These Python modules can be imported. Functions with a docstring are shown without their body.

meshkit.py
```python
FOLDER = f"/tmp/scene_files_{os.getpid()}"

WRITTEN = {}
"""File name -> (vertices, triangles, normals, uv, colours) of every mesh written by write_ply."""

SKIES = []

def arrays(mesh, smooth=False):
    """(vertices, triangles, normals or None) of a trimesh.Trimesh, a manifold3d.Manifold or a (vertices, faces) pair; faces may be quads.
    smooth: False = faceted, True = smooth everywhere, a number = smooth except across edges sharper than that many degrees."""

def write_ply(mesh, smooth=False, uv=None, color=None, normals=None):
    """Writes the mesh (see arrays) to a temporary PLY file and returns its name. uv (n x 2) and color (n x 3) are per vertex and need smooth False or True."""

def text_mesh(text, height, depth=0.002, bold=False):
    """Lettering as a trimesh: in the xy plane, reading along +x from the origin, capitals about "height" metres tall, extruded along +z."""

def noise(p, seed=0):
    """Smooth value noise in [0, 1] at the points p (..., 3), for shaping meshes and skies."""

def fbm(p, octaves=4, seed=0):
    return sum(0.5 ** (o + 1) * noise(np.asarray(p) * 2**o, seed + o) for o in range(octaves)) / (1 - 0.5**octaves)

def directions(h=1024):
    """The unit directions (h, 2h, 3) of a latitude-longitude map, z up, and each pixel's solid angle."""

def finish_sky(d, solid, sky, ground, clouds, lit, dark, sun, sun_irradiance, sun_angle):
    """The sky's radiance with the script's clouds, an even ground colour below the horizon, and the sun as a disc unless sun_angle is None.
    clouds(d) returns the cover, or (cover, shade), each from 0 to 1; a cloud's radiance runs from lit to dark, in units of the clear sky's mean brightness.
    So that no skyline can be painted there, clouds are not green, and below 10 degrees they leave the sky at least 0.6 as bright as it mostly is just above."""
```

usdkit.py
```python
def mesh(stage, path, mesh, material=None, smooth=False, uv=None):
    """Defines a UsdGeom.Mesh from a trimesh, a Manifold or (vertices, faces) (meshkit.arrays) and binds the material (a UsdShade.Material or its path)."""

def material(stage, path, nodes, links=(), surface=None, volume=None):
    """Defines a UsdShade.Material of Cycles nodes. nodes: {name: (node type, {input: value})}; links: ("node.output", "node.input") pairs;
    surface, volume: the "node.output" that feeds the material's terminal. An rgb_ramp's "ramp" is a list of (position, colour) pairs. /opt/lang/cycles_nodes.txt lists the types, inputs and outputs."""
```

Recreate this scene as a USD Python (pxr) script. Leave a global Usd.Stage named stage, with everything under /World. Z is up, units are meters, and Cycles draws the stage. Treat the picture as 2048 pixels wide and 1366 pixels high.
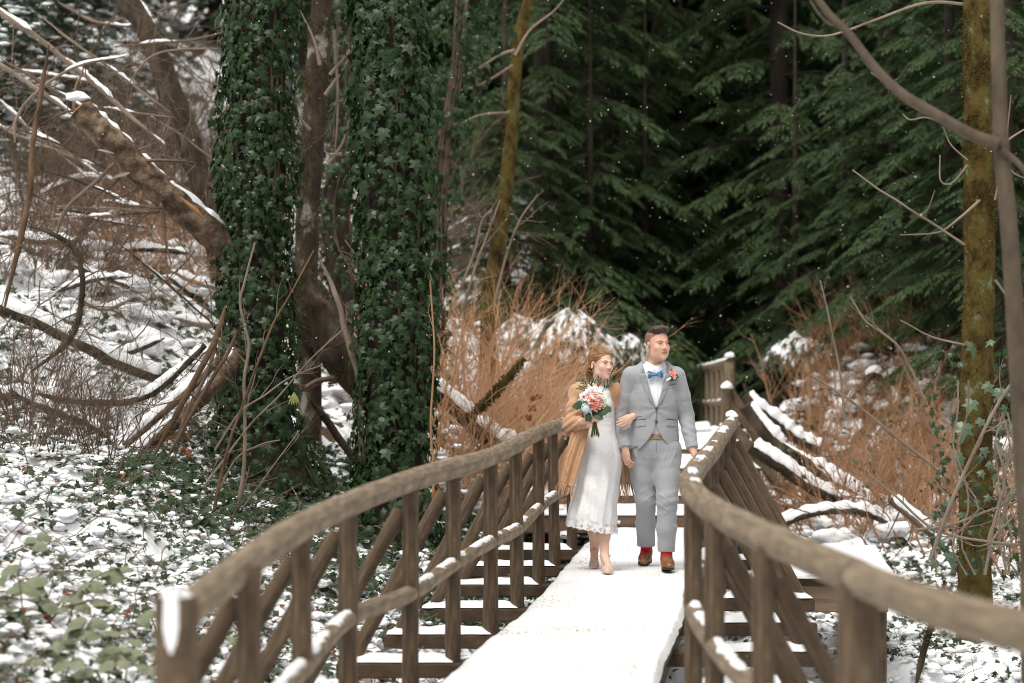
import math
import numpy as np, trimesh, usdkit, meshkit
from scipy.interpolate import RBFInterpolator
from pxr import Usd, UsdGeom, UsdLux, UsdShade, Gf, Sdf, Vt

stage = Usd.Stage.CreateInMemory()
UsdGeom.SetStageUpAxis(stage, 'Z')
UsdGeom.Xform.Define(stage, '/World')
stage.SetDefaultPrim(stage.GetPrimAtPath('/World'))

# ---------------------------------------------------------------- camera
EYE, FPX = 1.77, 4836.0                       # eye height; focal length in pixels of the 2048 wide photograph (85 mm lens)
cam = UsdGeom.Camera.Define(stage, '/World/camera')
cam.CreateHorizontalApertureAttr(36.0)
cam.CreateVerticalApertureAttr(24.0)
cam.CreateFocalLengthAttr(85.0)
cam.CreateVerticalApertureOffsetAttr(-26.0 / 2048 * 36.0)
cam.CreateFStopAttr(1.9)
cam.CreateFocusDistanceAttr(17.55)
cam.CreateClippingRangeAttr((0.1, 2000.0))
cam.CreateExposureAttr(0.78)
cx = UsdGeom.Xformable(cam)
cx.AddTranslateOp().Set((0, 0, EYE))
cx.AddRotateXOp().Set(90.0)

# ---------------------------------------------------------------- overcast sky and a very soft sun behind the cloud
SUN_EL, SUN_AZ = math.radians(60), math.radians(212)      # azimuth = atan2(x, y): behind the camera, to the left
sky = UsdLux.DomeLight.Define(stage, '/World/sky')
skym = usdkit.material(stage, '/World/Looks/overcast_sky', {
    't': ('sky_texture', {'sky_type': 'single_scattering', 'sun_disc': False, 'sun_elevation': SUN_EL, 'sun_rotation': SUN_AZ}),
    'tc': ('texture_coordinate', {}),
    'n': ('noise_texture', {'scale': 2.2, 'detail': 5.0}),
    'r': ('rgb_ramp', {'ramp': [(0.3, (6.0, 5.84, 5.6)), (0.7, (7.9, 7.66, 7.3))]}),
    'm': ('mix_color', {'fac': 0.93}),
    'b': ('background_shader', {'strength': 0.13})},
    [('tc.generated', 'n.vector'), ('n.fac', 'r.fac'), ('t.color', 'm.a'), ('r.color', 'm.b'), ('m.result', 'b.color')], surface='b.background')
UsdShade.MaterialBindingAPI.Apply(sky.GetPrim()).Bind(skym)
sky.GetPrim().SetCustomDataByKey('kind', 'structure')
sun = UsdLux.DistantLight.Define(stage, '/World/sun')
sun.CreateNormalizeAttr(True); sun.CreateIntensityAttr(0.4); sun.CreateAngleAttr(24.0); sun.CreateColorAttr((1.0, 0.95, 0.88))
sd = Gf.Vec3d(math.sin(SUN_AZ) * math.cos(SUN_EL), math.cos(SUN_AZ) * math.cos(SUN_EL), math.sin(SUN_EL))
sx = UsdGeom.Xformable(sun); sx.AddTransformOp().Set(Gf.Matrix4d().SetRotate(Gf.Rotation(Gf.Vec3d(0, 0, 1), sd)))

# ---------------------------------------------------------------- names, things and parts
_used = {}
def numbered(parent, name):
    k = (parent, name); n = _used.get(k, 0); _used[k] = n + 1
    return name if n == 0 else '%s_%03d' % (name, n)
def tag(prim, label=None, cat=None, group=None, kind=None):
    prim = prim.GetPrim() if hasattr(prim, 'GetPrim') else prim
    for k, v in (('label', label), ('category', cat), ('group', group), ('kind', kind)):
        if v: prim.SetCustomDataByKey(k, v)
    return prim
def path_of(parent): return '/World' if parent is None else (parent if isinstance(parent, str) else str(parent.GetPath()))
def thing(name, label, cat, loc=(0, 0, 0), rotz=0.0, group=None, scale=None):
    x = UsdGeom.Xform.Define(stage, '/World/' + numbered('/World', name))
    x.AddTranslateOp().Set(tuple(float(a) for a in loc))
    if rotz: x.AddRotateZOp().Set(math.degrees(rotz))
    if scale is not None: x.AddScaleOp().Set(tuple(np.broadcast_to(scale, 3).astype(float).tolist()))
    return tag(x, label, cat, group)
def obj(name, mesh, mat, parent=None, smooth=False, kind=None, label=None, cat=None, group=None, sub=False):
    p = path_of(parent)
    uv = mesh.uv() if isinstance(mesh, MB) else None
    if isinstance(mesh, MB): mesh = mesh.arrays()
    if isinstance(mesh, tuple):
        v, f = np.asarray(mesh[0], float), np.asarray(mesh[1], int)
        if f.shape[1] == 4: f = np.vstack([f[:, [0, 1, 2]], f[:, [0, 2, 3]]])
        k = np.unique(f)
        if len(k) < len(v): r = np.zeros(len(v), int); r[k] = np.arange(len(k)); v, f, uv = v[k], r[f], None if uv is None else uv[k]
        mesh = (v, f)
    if uv is not None and not np.any(uv): uv = None
    if uv is not None and smooth not in (True, False): smooth = True
    o = usdkit.mesh(stage, p + '/' + numbered(p, name), mesh, M(mat), smooth=smooth, uv=uv)
    if sub: o.CreateSubdivisionSchemeAttr('catmullClark')
    return tag(o, label, cat, group, kind)
def copy_of(src, name, label, cat, loc, rotz=0.0, group=None, scale=None):
    x = thing(name, label, cat, loc, rotz, group, scale)
    x.GetReferences().AddInternalReference(src if isinstance(src, Sdf.Path) else Sdf.Path(src)); x.SetInstanceable(True)
    return x
def proto(name):
    c = stage.CreateClassPrim('/World/Kinds/' + name) if stage.GetPrimAtPath('/World/Kinds') else (stage.CreateClassPrim('/World/Kinds'), stage.CreateClassPrim('/World/Kinds/' + name))[1]
    return c

# ---------------------------------------------------------------- mesh building
class MB:
    """Collects pieces of one mesh: vertices, triangles and uv."""
    def __init__(s): s.v, s.f, s.t, s.n = [], [], [], 0
    def add(s, v, f, uv=None):
        v = np.asarray(v, float).reshape(-1, 3); f = np.asarray(f, int)
        if not len(f): return s
        if f.shape[1] == 4: f = np.vstack([f[:, [0, 1, 2]], f[:, [0, 2, 3]]])
        s.v.append(v); s.f.append(f + s.n); s.n += len(v)
        s.t.append(np.zeros((len(v), 2)) if uv is None else np.asarray(uv, float)); return s
    def mesh(s, m): return s.add(m.vertices, m.faces)
    def arrays(s): return np.vstack(s.v), np.vstack(s.f)
    def uv(s): return np.vstack(s.t)
    def tris(s): return sum(len(x) for x in s.f)
    def empty(s): return not s.v

def unit(a): a = np.asarray(a, float); return a / np.maximum(np.linalg.norm(a, axis=-1, keepdims=True), 1e-12)
def at(px, py, Y): return np.array([(px - 1024) * Y / FPX, Y, EYE - (py - 657) * Y / FPX])
def sm(a, b, x): t = np.clip((np.asarray(x, float) - a) / (b - a), 0, 1); return t * t * (3 - 2 * t)
def spline(pts, n):
    """Catmull-Rom through the points (any columns), n samples."""
    p = np.asarray(pts, float)
    if len(p) == 2: return p[0] + (p[1] - p[0]) * np.linspace(0, 1, n)[:, None]
    q = np.vstack([2 * p[0] - p[1], p, 2 * p[-1] - p[-2]]); t = np.linspace(0, len(p) - 1, n); i = np.minimum(t.astype(int), len(p) - 2); u = (t - i)[:, None]
    a, b, c, d = q[i], q[i + 1], q[i + 2], q[i + 3]
    return .5 * (2 * b + (c - a) * u + (2 * a - 5 * b + 4 * c - d) * u ** 2 + (3 * b - a - 3 * c + d) * u ** 3)
def frames(p):
    t = np.gradient(p, axis=0); t = unit(t)
    ref = np.array([0, 0, 1.0]) if abs(t[0, 2]) < .9 else np.array([1.0, 0, 0])
    s = np.cross(t, ref); bad = np.linalg.norm(s, axis=1) < .15
    s[bad] = np.cross(t[bad], [0.3, .9, .2]); s = unit(s)
    for i in range(1, len(p)):
        x = s[i - 1] - t[i] * (s[i - 1] @ t[i]); s[i] = x / max(np.linalg.norm(x), 1e-9)
    return t, s, np.cross(s, t)
def ring_grid(m, n, closed=True):
    i, j = np.meshgrid(np.arange(m - 1), np.arange(n if closed else n - 1), indexing='ij'); j2 = (j + 1) % n
    return np.stack([i * n + j, i * n + j2, (i + 1) * n + j2, (i + 1) * n + j], -1).reshape(-1, 4)
def tube(p, r, n=8, cap=True, bump=0.0, bs=8.0, seed=0, flat=None):
    """A tube along p; bump displaces it (metres) with noise of bs cycles a metre. uv: metres round and along."""
    p = np.asarray(p, float); m = len(p); r = np.broadcast_to(np.asarray(r, float), m)
    t, s, u = frames(p); a = np.linspace(0, 2 * math.pi, n, endpoint=False)
    d = np.cos(a)[None, :, None] * s[:, None] + np.sin(a)[None, :, None] * u[:, None]
    rr = np.repeat(r[:, None], n, 1)
    v = p[:, None] + d * rr[..., None]
    if bump: v = v + d * ((meshkit.fbm(v * bs, 3, seed) - .5) * 2 * bump)[..., None]
    l = np.concatenate([[0], np.cumsum(np.linalg.norm(np.diff(p, axis=0), axis=1))])
    uv = np.stack([np.repeat(np.abs(np.linspace(-1, 1, n))[None] * math.pi, m, 0) * rr.mean(), np.repeat(l[:, None], n, 1)], -1)
    v, uv, f = v.reshape(-1, 3), uv.reshape(-1, 2), ring_grid(m, n)
    f = np.vstack([f[:, [0, 1, 2]], f[:, [0, 2, 3]]])[:, ::-1]
    if cap:
        k = len(v); v = np.vstack([v, v[:n], v[-n:], p[0], p[-1]]); uv = np.vstack([uv, uv[:n] * 0 + v[k:k + n, [0, 2]], uv[-n:] * 0 + v[k + n:k + 2 * n, [0, 2]], v[-2:, [0, 2]]])
        j = np.arange(n); j2 = (j + 1) % n
        f = np.vstack([f, np.stack([k + j, k + j2, np.full(n, k + 2 * n)], 1), np.stack([k + n + j2, k + n + j, np.full(n, k + 2 * n + 1)], 1)])
    return v, f, uv
def loft(rings, cap0=True, cap1=True):
    """rings (m, n, 3) joined into a skin."""
    R = np.asarray(rings, float); m, n = R.shape[:2]; v = R.reshape(-1, 3); f = ring_grid(m, n); f = np.vstack([f[:, [0, 1, 2]], f[:, [0, 2, 3]]])
    j = np.arange(n); j2 = (j + 1) % n
    if cap0: v = np.vstack([v, R[0].mean(0)]); f = np.vstack([f, np.stack([j2, j, np.full(n, len(v) - 1)], 1)])
    if cap1: v = np.vstack([v, R[-1].mean(0)]); o = (m - 1) * n; f = np.vstack([f, np.stack([o + j, o + j2, np.full(n, len(v) - 1)], 1)])
    return v, f
def box(c, size, rot=None, bev=0.006):
    """A chamfered box."""
    h = np.asarray(size, float) / 2; b = min(bev, h.min() * .45); pts = []
    for sx_ in (-1, 1):
        for sy_ in (-1, 1):
            for sz_ in (-1, 1):
                s = np.array([sx_, sy_, sz_])
                for k in range(3):
                    q2 = (h - b) * s; q2[k] = h[k] * s[k]; pts.append(q2)
    v = trimesh.convex.convex_hull(np.array(pts)); vv = np.array(v.vertices)
    if rot is not None: vv = vv @ np.asarray(rot).T
    return vv + np.asarray(c, float), np.array(v.faces)
def rotz(a): c, s = math.cos(a), math.sin(a); return np.array([[c, -s, 0], [s, c, 0], [0, 0, 1.0]])
def rotx(a): c, s = math.cos(a), math.sin(a); return np.array([[1, 0, 0], [0, c, -s], [0, s, c]])
def roty(a): c, s = math.cos(a), math.sin(a); return np.array([[c, 0, s], [0, 1, 0], [-s, 0, c]])
def place_many(tv, tf, pos, tip, nrm, scale, tuv=None):
    """Copies of a small template (x side, y tip, z normal) at many places, joined."""
    pos, tip, nrm = np.asarray(pos, float), unit(tip), np.asarray(nrm, float)
    nrm = unit(nrm - tip * (nrm * tip).sum(1, keepdims=True)); side = np.cross(tip, nrm)
    sc = np.broadcast_to(np.asarray(scale, float).reshape(-1, 1) if np.ndim(scale) < 2 else scale, (len(pos), 3))
    v = pos[:, None] + (tv[None, :, 0:1] * sc[:, None, 0:1]) * side[:, None] + (tv[None, :, 1:2] * sc[:, None, 1:2]) * tip[:, None] + (tv[None, :, 2:3] * sc[:, None, 2:3]) * nrm[:, None]
    f = tf[None] + (np.arange(len(pos)) * len(tv))[:, None, None]
    return v.reshape(-1, 3), f.reshape(-1, 3)

def rand_dirs(rng, n): return unit(rng.normal(size=(n, 3)))

# leaf templates: x side, y towards the tip, z up
def _fan(out, centre=(0, .35, .03)):
    v = np.vstack([[centre], out]); n = len(out); j = np.arange(1, n + 1)
    return v.astype(float), np.stack([np.zeros(n, int), j, np.roll(j, -1)], 1)
IVY = _fan([(0, 0, 0), (.16, -.1, -.03), (.42, .02, -.07), (.28, .22, -.01), (.5, .48, -.09), (.2, .5, 0), (0, 1, -.12), (-.2, .5, 0), (-.5, .48, -.09), (-.28, .22, -.01), (-.42, .02, -.07), (-.16, -.1, -.03)], (0, .28, .05))
OVAL = _fan([(0, 0, 0), (.2, .12, .0), (.33, .4, -.02), (.25, .72, -.04), (0, 1, -.1), (-.25, .72, -.04), (-.33, .4, -.02), (-.2, .12, .0)], (0, .45, .05))
LANCE = _fan([(0, 0, 0), (.1, .3, -.01), (.09, .65, -.04), (0, 1, -.12), (-.09, .65, -.04), (-.1, .3, -.01)], (0, .4, .02))
LEAFLET = (np.array([(0, 0, 0), (.16, .5, -.02), (0, 1, -.14), (-.16, .5, -.02)], float), np.array([(0, 1, 2), (0, 2, 3)]))
_ico = trimesh.creation.icosphere(1); _ico2 = trimesh.creation.icosphere(2); _ico0 = trimesh.creation.icosphere(0)
def blobs(rng, pos, size, flat=.55, fine=False, rough=.6):
    """Soft lumps of snow."""
    b = _ico2 if fine else _ico; tv, tf = np.array(b.vertices), np.array(b.faces); n = len(pos)
    a = rng.uniform(0, 6.28, n); R = np.stack([np.stack([np.cos(a), -np.sin(a), 0 * a], 1), np.stack([np.sin(a), np.cos(a), 0 * a], 1), np.tile([0, 0, 1.0], (n, 1))], 1)
    off = rng.uniform(0, 99, (n, 1, 3))
    k = 1 + rough * 2 * (meshkit.noise(tv[None] * 2.3 + off, 3) - .5)
    sz = np.asarray(size, float); sz = sz if sz.ndim == 2 else np.stack([sz * rng.uniform(.8, 1.35, n), sz * rng.uniform(.8, 1.35, n), sz * flat], 1)
    v = tv[None] * k[..., None] * sz[:, None]
    v = np.einsum('nij,nkj->nki', R, v) + np.asarray(pos)[:, None]
    return v.reshape(-1, 3), (tf[None] + (np.arange(n) * len(tv))[:, None, None]).reshape(-1, 3)

def wander(rng, p, d, L, n=7, bend=.25, up=0.0, gravity=0.0):
    """A crooked polyline starting at p in direction d."""
    P = [np.asarray(p, float)]; d = unit(d); st = L / (n - 1)
    for k in range(n - 1):
        d = unit(d + rng.normal(size=3) * bend + np.array([0, 0, up - gravity * k / n])); P.append(P[-1] + d * st)
    return np.array(P)
def twiggy(rng, mb, p, d, L, r, lvl, kids=(5, 4, 3), bend=.16, up=.02, spread=.75, sides=(7, 5, 3, 3), n=7, grav=0.0, tip=.25, keep=None, shrink=.55):
    """A branch with side branches, recursively, into mb. keep collects the polylines."""
    P = wander(rng, p, d, L, n, bend, up, grav); R = np.linspace(r, r * tip, n)
    mb.add(*tube(P, R, sides[min(lvl, len(sides) - 1)], cap=lvl == 0))
    if keep is not None: keep.append((P, R))
    if lvl < len(kids):
        for t in rng.uniform(.2, .97, kids[lvl]):
            i = min(int(t * (n - 1)), n - 2); q = P[i] + (P[i + 1] - P[i]) * (t * (n - 1) - i); dd = unit(P[i + 1] - P[i])
            s = unit(np.cross(dd, rng.normal(size=3))); k = rng.uniform(.5, 1) * spread
            twiggy(rng, mb, q, dd * (1 - k * .5) + s * k, L * rng.uniform(.6, 1.1) * shrink * (1.1 - .5 * t), R[i] * .6, lvl + 1, kids, bend, up, spread, sides, max(4, n - 2), grav, tip, keep, shrink)
def snow_on(rng, mb, P, R, cover=.8, depth=1.0, n=None, wid=.95, steep=.8):
    """A lumpy ridge of snow lying on top of a branch."""
    P = np.asarray(P, float); L = np.linalg.norm(np.diff(P, axis=0), axis=1).sum(); n = n or int(np.clip(L / .025, 6, 160)); P = spline(P, n); R = np.interp(np.linspace(0, 1, n), np.linspace(0, 1, len(R)), R) if np.ndim(R) else np.full(n, R)
    t, s, u = frames(P); flatw = unit(np.cross(t, [0, 0, 1.0])); upv = np.cross(flatw, t)
    off = rng.uniform(0, 99); l = np.linspace(0, L, n)
    g = meshkit.noise(np.stack([l * 3.2 + off, 0 * l, 0 * l], 1), 5); g2 = meshkit.fbm(np.stack([l * 14 + off, 0 * l + 3, 0 * l], 1), 2, 9)
    k = sm(1 - cover - .12, 1 - cover + .12, g) * sm(steep, steep * .75, np.abs(t[:, 2])); k[[0, -1]] = 0
    h = depth * R * k * (.55 + .9 * g2) + k * .008 * depth; w = R * wid * np.sqrt(np.maximum(k, 0)) * (.75 + .5 * g2)
    a = np.linspace(0, 2 * math.pi, 7, endpoint=False)
    c, sn = np.cos(a)[None, :, None], np.sin(a)[None, :, None]
    yy = np.where(sn > 0, sn, sn * .45)
    v = P[:, None] + upv[:, None] * (R * .62)[:, None, None] + flatw[:, None] * (w[:, None, None] * c) + upv[:, None] * ((h * 1.1)[:, None, None] * yy + (sn > .5) * (R * .25 * k)[:, None, None])
    v = v + (meshkit.noise(v * 30, 4) - .5)[..., None] * .012 * k[:, None, None]
    f = ring_grid(n, 7); keep = (k > .02)[f // 7].any(1); f = f[keep]
    if len(f): mb.add(v.reshape(-1, 3), f[:, ::-1])

# ---------------------------------------------------------------- materials
_mats = {}
def M(name):
    if not isinstance(name, str): return name
    return _mats[name]
def noise_mat(name, stops, scale=6.0, rough=.7, bump=.0, bscale=None, stretch=(1, 1, 1), detail=6.0, uv=False, spec=.35, extra=None, sheen=0.0, translucent=None, island=0.0, bdist=.02, transmissive=.25, sss=0.0):
    nodes = {'map': ('mapping', {'scale': stretch}), 'n': ('noise_texture', {'scale': scale, 'detail': detail, 'roughness': .62}),
             'r': ('rgb_ramp', {'ramp': stops}), 'p': ('principled_bsdf', {'roughness': rough, 'specular_ior_level': spec, 'sheen_weight': sheen, **(extra or {})})}
    links = [('map.vector', 'n.vector'), ('n.fac', 'r.fac')]
    if uv: nodes['u'] = ('uvmap', {'attribute': 'st'}); links.append(('u.UV', 'map.vector'))
    else: nodes['u'] = ('texture_coordinate', {}); links.append(('u.object', 'map.vector'))
    col = 'r.color'
    if island:
        nodes['g'] = ('geometry', {}); nodes['hs'] = ('hsv', {}); nodes['mr'] = ('map_range', {'to_min': 1 - island, 'to_max': 1 + island}); nodes['mh'] = ('map_range', {'to_min': .5 - .02, 'to_max': .5 + .03})
        links += [('g.random_per_island', 'mr.value'), ('mr.result', 'hs.value'), ('g.random_per_island', 'mh.value'), ('mh.result', 'hs.hue'), (col, 'hs.color')]; col = 'hs.color'
    links.append((col, 'p.base_color'))
    if bump:
        nodes['bn'] = ('noise_texture', {'scale': bscale or scale * 3, 'detail': 5.0, 'roughness': .65}); nodes['b'] = ('bump', {'strength': bump, 'distance': bdist})
        links += [('map.vector', 'bn.vector'), ('bn.fac', 'b.height'), ('b.normal', 'p.normal')]
    out = 'p.BSDF'
    if translucent:
        nodes['tr'] = ('translucent_bsdf', {'color': translucent}); nodes['mx'] = ('mix_closure', {'fac': transmissive})
        links += [('p.BSDF', 'mx.closure1'), ('tr.BSDF', 'mx.closure2')]; out = 'mx.closure'
    _mats[name] = usdkit.material(stage, '/World/Looks/' + name, nodes, links, surface=out)
    return _mats[name]
G = lambda *c: tuple(c)
noise_mat('log_wood', [(.28, (.033, .021, .012)), (.5, (.098, .066, .039)), (.75, (.2, .147, .097))], 9, .8, .6, 22, (5, .45, 1), uv=True)
noise_mat('rail_wood', [(.28, (.075, .054, .034)), (.5, (.195, .147, .097)), (.75, (.35, .28, .2))], 8, .8, .6, 24, (4.5, .5, 1), uv=True)
noise_mat('beam_wood', [(.3, (.03, .019, .011)), (.7, (.095, .062, .037))], 7, .8, .4, 20, (1, 1, 1))
noise_mat('step_wood', [(.3, (.11, .07, .045)), (.7, (.24, .165, .11))], 6, .8, .4, 20, (.3, 1, 3))
noise_mat('snow', [(.3, (.83, .85, .88)), (.7, (.9, .905, .915))], 3, .65, .35, 40, bdist=.01, spec=.3)
noise_mat('bark_brown', [(.32, (.013, .01, .006)), (.5, (.045, .033, .021)), (.7, (.12, .09, .06))], 7, .9, .8, 14, (1, 1, .35), bdist=.03)
noise_mat('bark_dark', [(.3, (.012, .009, .007)), (.6, (.045, .032, .024)), (.8, (.1, .075, .055))], 6, .9, .8, 14, (1, 1, .4), bdist=.03)
noise_mat('bark_lichen', [(.3, (.012, .009, .006)), (.5, (.045, .03, .019)), (.57, (.07, .055, .035)), (.64, (.27, .25, .22)), (.8, (.3, .28, .25))], 6, .9, .8, 16, (1, 1, .6), bdist=.03)
noise_mat('bark_grey', [(.3, (.06, .044, .029)), (.6, (.12, .092, .063)), (.8, (.19, .152, .11))], 9, .85, .5, 18, (1, 1, .5))
noise_mat('log_rot', [(.3, (.02, .012, .007)), (.43, (.08, .05, .03)), (.54, (.17, .115, .075)), (.68, (.3, .23, .165))], 9, .9, 1.0, 22, (1, 1, 1), detail=9.0, bdist=.04)
noise_mat('split_wood', [(.3, (.17, .075, .026)), (.7, (.36, .19, .08))], 8, .8, .4)
noise_mat('moss_trunk', [(.3, (.022, .016, .008)), (.42, (.07, .05, .016)), (.52, (.12, .085, .026)), (.6, (.1, .1, .028)), (.7, (.26, .235, .18)), (.8, (.14, .15, .045))], 7, 1, .9, 45, (1, 1, .7), bdist=.03, spec=.1)
noise_mat('moss', [(.3, (.05, .055, .012)), (.6, (.13, .12, .03)), (.8, (.2, .18, .06))], 14, 1, .6, 60, spec=.1, island=.25)
noise_mat('moss_rust', [(.3, (.05, .036, .011)), (.55, (.14, .086, .027)), (.8, (.17, .14, .045))], 14, 1, .6, 60, spec=.1, island=.3)
noise_mat('twig_rust', [(.3, (.37, .225, .1)), (.7, (.63, .42, .21))], 3, .8, .0, spec=.25, island=.3)
noise_mat('twig_orange', [(.3, (.58, .35, .155)), (.7, (.87, .62, .33))], 3, .8, .0, spec=.25, island=.3)
noise_mat('twig_brown', [(.3, (.095, .07, .043)), (.7, (.3, .23, .155))], 3, .85, .0, spec=.25, island=.35)
noise_mat('twig_pale', [(.3, (.16, .125, .083)), (.7, (.4, .335, .25))], 3, .85, .0, spec=.25, island=.25)
noise_mat('stem_red', [(.3, (.055, .032, .017)), (.7, (.18, .112, .064))], 4, .8, .3, 20, spec=.3)
noise_mat('ivy_leaf', [(.3, (.016, .056, .015)), (.7, (.045, .112, .033))], 5, .42, .0, spec=.3, island=.5, translucent=(.03, .07, .02), transmissive=.12)
noise_mat('ivy_light', [(.3, (.06, .12, .065)), (.7, (.14, .22, .13))], 5, .4, .0, spec=.5, island=.3, translucent=(.08, .14, .05), transmissive=.12)
noise_mat('ground_leaf', [(.3, (.02, .055, .02)), (.7, (.055, .11, .04))], 5, .42, .0, spec=.45, island=.45, translucent=(.06, .1, .03), transmissive=.15)
noise_mat('bramble_leaf', [(.3, (.17, .22, .12)), (.7, (.3, .34, .22))], 8, .55, .3, 40, spec=.35, island=.25, translucent=(.1, .13, .05), transmissive=.15)
noise_mat('dead_leaf', [(.3, (.2, .075, .025)), (.7, (.46, .2, .07))], 8, .8, .0, spec=.2, island=.3, translucent=(.3, .12, .04))
noise_mat('bud_green', [(.3, (.2, .25, .06)), (.7, (.38, .42, .16))], 8, .6, .0, spec=.3, island=.2)
noise_mat('conifer', [(.25, (.025, .06, .022)), (.5, (.055, .112, .038)), (.75, (.1, .165, .054))], 1.1, .6, .0, spec=.3, island=.35, translucent=(.05, .1, .025), transmissive=.2)
noise_mat('conifer_grey', [(.25, (.03, .06, .035)), (.5, (.06, .1, .06)), (.75, (.09, .14, .085))], 1.1, .6, .0, spec=.3, island=.35, translucent=(.05, .09, .04), transmissive=.2)
# ---------------------------------------------------------------- terrain
rng = np.random.default_rng(7)
_cp = np.array([(-8, 0, -.1), (-3, 0, -.6), (0, 0, -1), (3, 0, -1), (8, 0, -.8), (-2.3, 11, .1), (-1.2, 11, -.45), (0, 11, -.9), (1.5, 11, -1.1), (3, 11, -1.15), (-4, 11, .45), (-8, 11, 1.3),
    (-3.25, 17, .74), (-2.1, 17, .34), (-.9, 18, -.25), (.3, 18, -.8), (1.8, 18, -1.05), (3, 18, -.9), (5, 18, -.7), (-2.1, 20.5, .45), (-4, 21, 1.15), (-.7, 21, -.1), (-6, 21, 2.0),
    (-3.7, 25, 1.95), (-1, 25, .55), (1, 25, -.35), (2.5, 25, -.45), (4.3, 24, -.3), (6.5, 25, .2), (-6, 32, 3.5), (-3, 32, 2.5), (0, 32, 1.4), (2.6, 29, -.2), (2.9, 33, -.2), (2.9, 37, -.1), (2.9, 41, .5), (4.5, 32, 1.2), (7, 32, 1.6),
    (-9, 42, 6.7), (-3, 42, 4.2), (1, 42, 2.6), (7, 45, 3.4), (-12, 52, 10.5), (0, 60, 6.5), (12, 60, 7), (15, 30, 2.2), (-14, 20, 4), (15, 10, -.2), (-12, 3, .9), (-30, 40, 14), (30, 40, 8),
    (-40, 110, 28), (0, 110, 24), (40, 110, 26), (-40, -30, 2), (40, -30, 2), (0, -30, -1)], float)
_rbf = RBFInterpolator(_cp[:, :2], _cp[:, 2], kernel='thin_plate_spline', smoothing=.05)
def lumps(x, y):
    p = np.stack([x, y, 0 * x], -1)
    b = meshkit.fbm(p * 1.6, 3, 3) - .5
    l = 1 - np.abs(2 * meshkit.fbm(p * 4.5, 2, 11) - 1)
    l2 = meshkit.noise(p * 13, 17)
    near = sm(75, 40, y)
    near = near * (1 - .8 * np.exp(-((x - 2.6) / .8) ** 2) * sm(28, 31, y))
    return near * (.34 * b + .11 * (l - .6) + .035 * (l2 - .5)), l, l2
def hill(x, y):
    """Height of the ground at (x, y)."""
    x, y = np.broadcast_arrays(np.asarray(x, float), np.asarray(y, float)); s = x.shape
    return _rbf(np.stack([x.ravel(), y.ravel()], 1)).reshape(s) + lumps(x, y)[0]
def axis(*segs): return np.unique(np.concatenate([np.linspace(a, b, n) for a, b, n in segs]))
gx = axis((-140, -30, 12), (-30, -9, 30), (-9, -5, 70), (-5, 5.5, 300), (5.5, 9, 50), (9, 30, 30), (30, 140, 12))
gy = axis((-40, 5, 20), (5, 9.5, 40), (9.5, 24, 430), (24, 36, 130), (36, 60, 80), (60, 260, 28))
X, Y = np.meshgrid(gx, gy, indexing='ij'); Z = hill(X, Y)
_, _l, _l2 = lumps(X, Y)
gf = ring_grid(len(gx), len(gy), closed=False)
litter = sm(.54, .26, _l * .65 + _l2 * .35 + .3 * (meshkit.noise(np.stack([X * .8, Y * .8, 0 * X], -1), 29) - .5) - .17 * sm(21, 26, Y) - .12 * sm(31, 36, Y) * sm(-2, 2, X))
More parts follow.
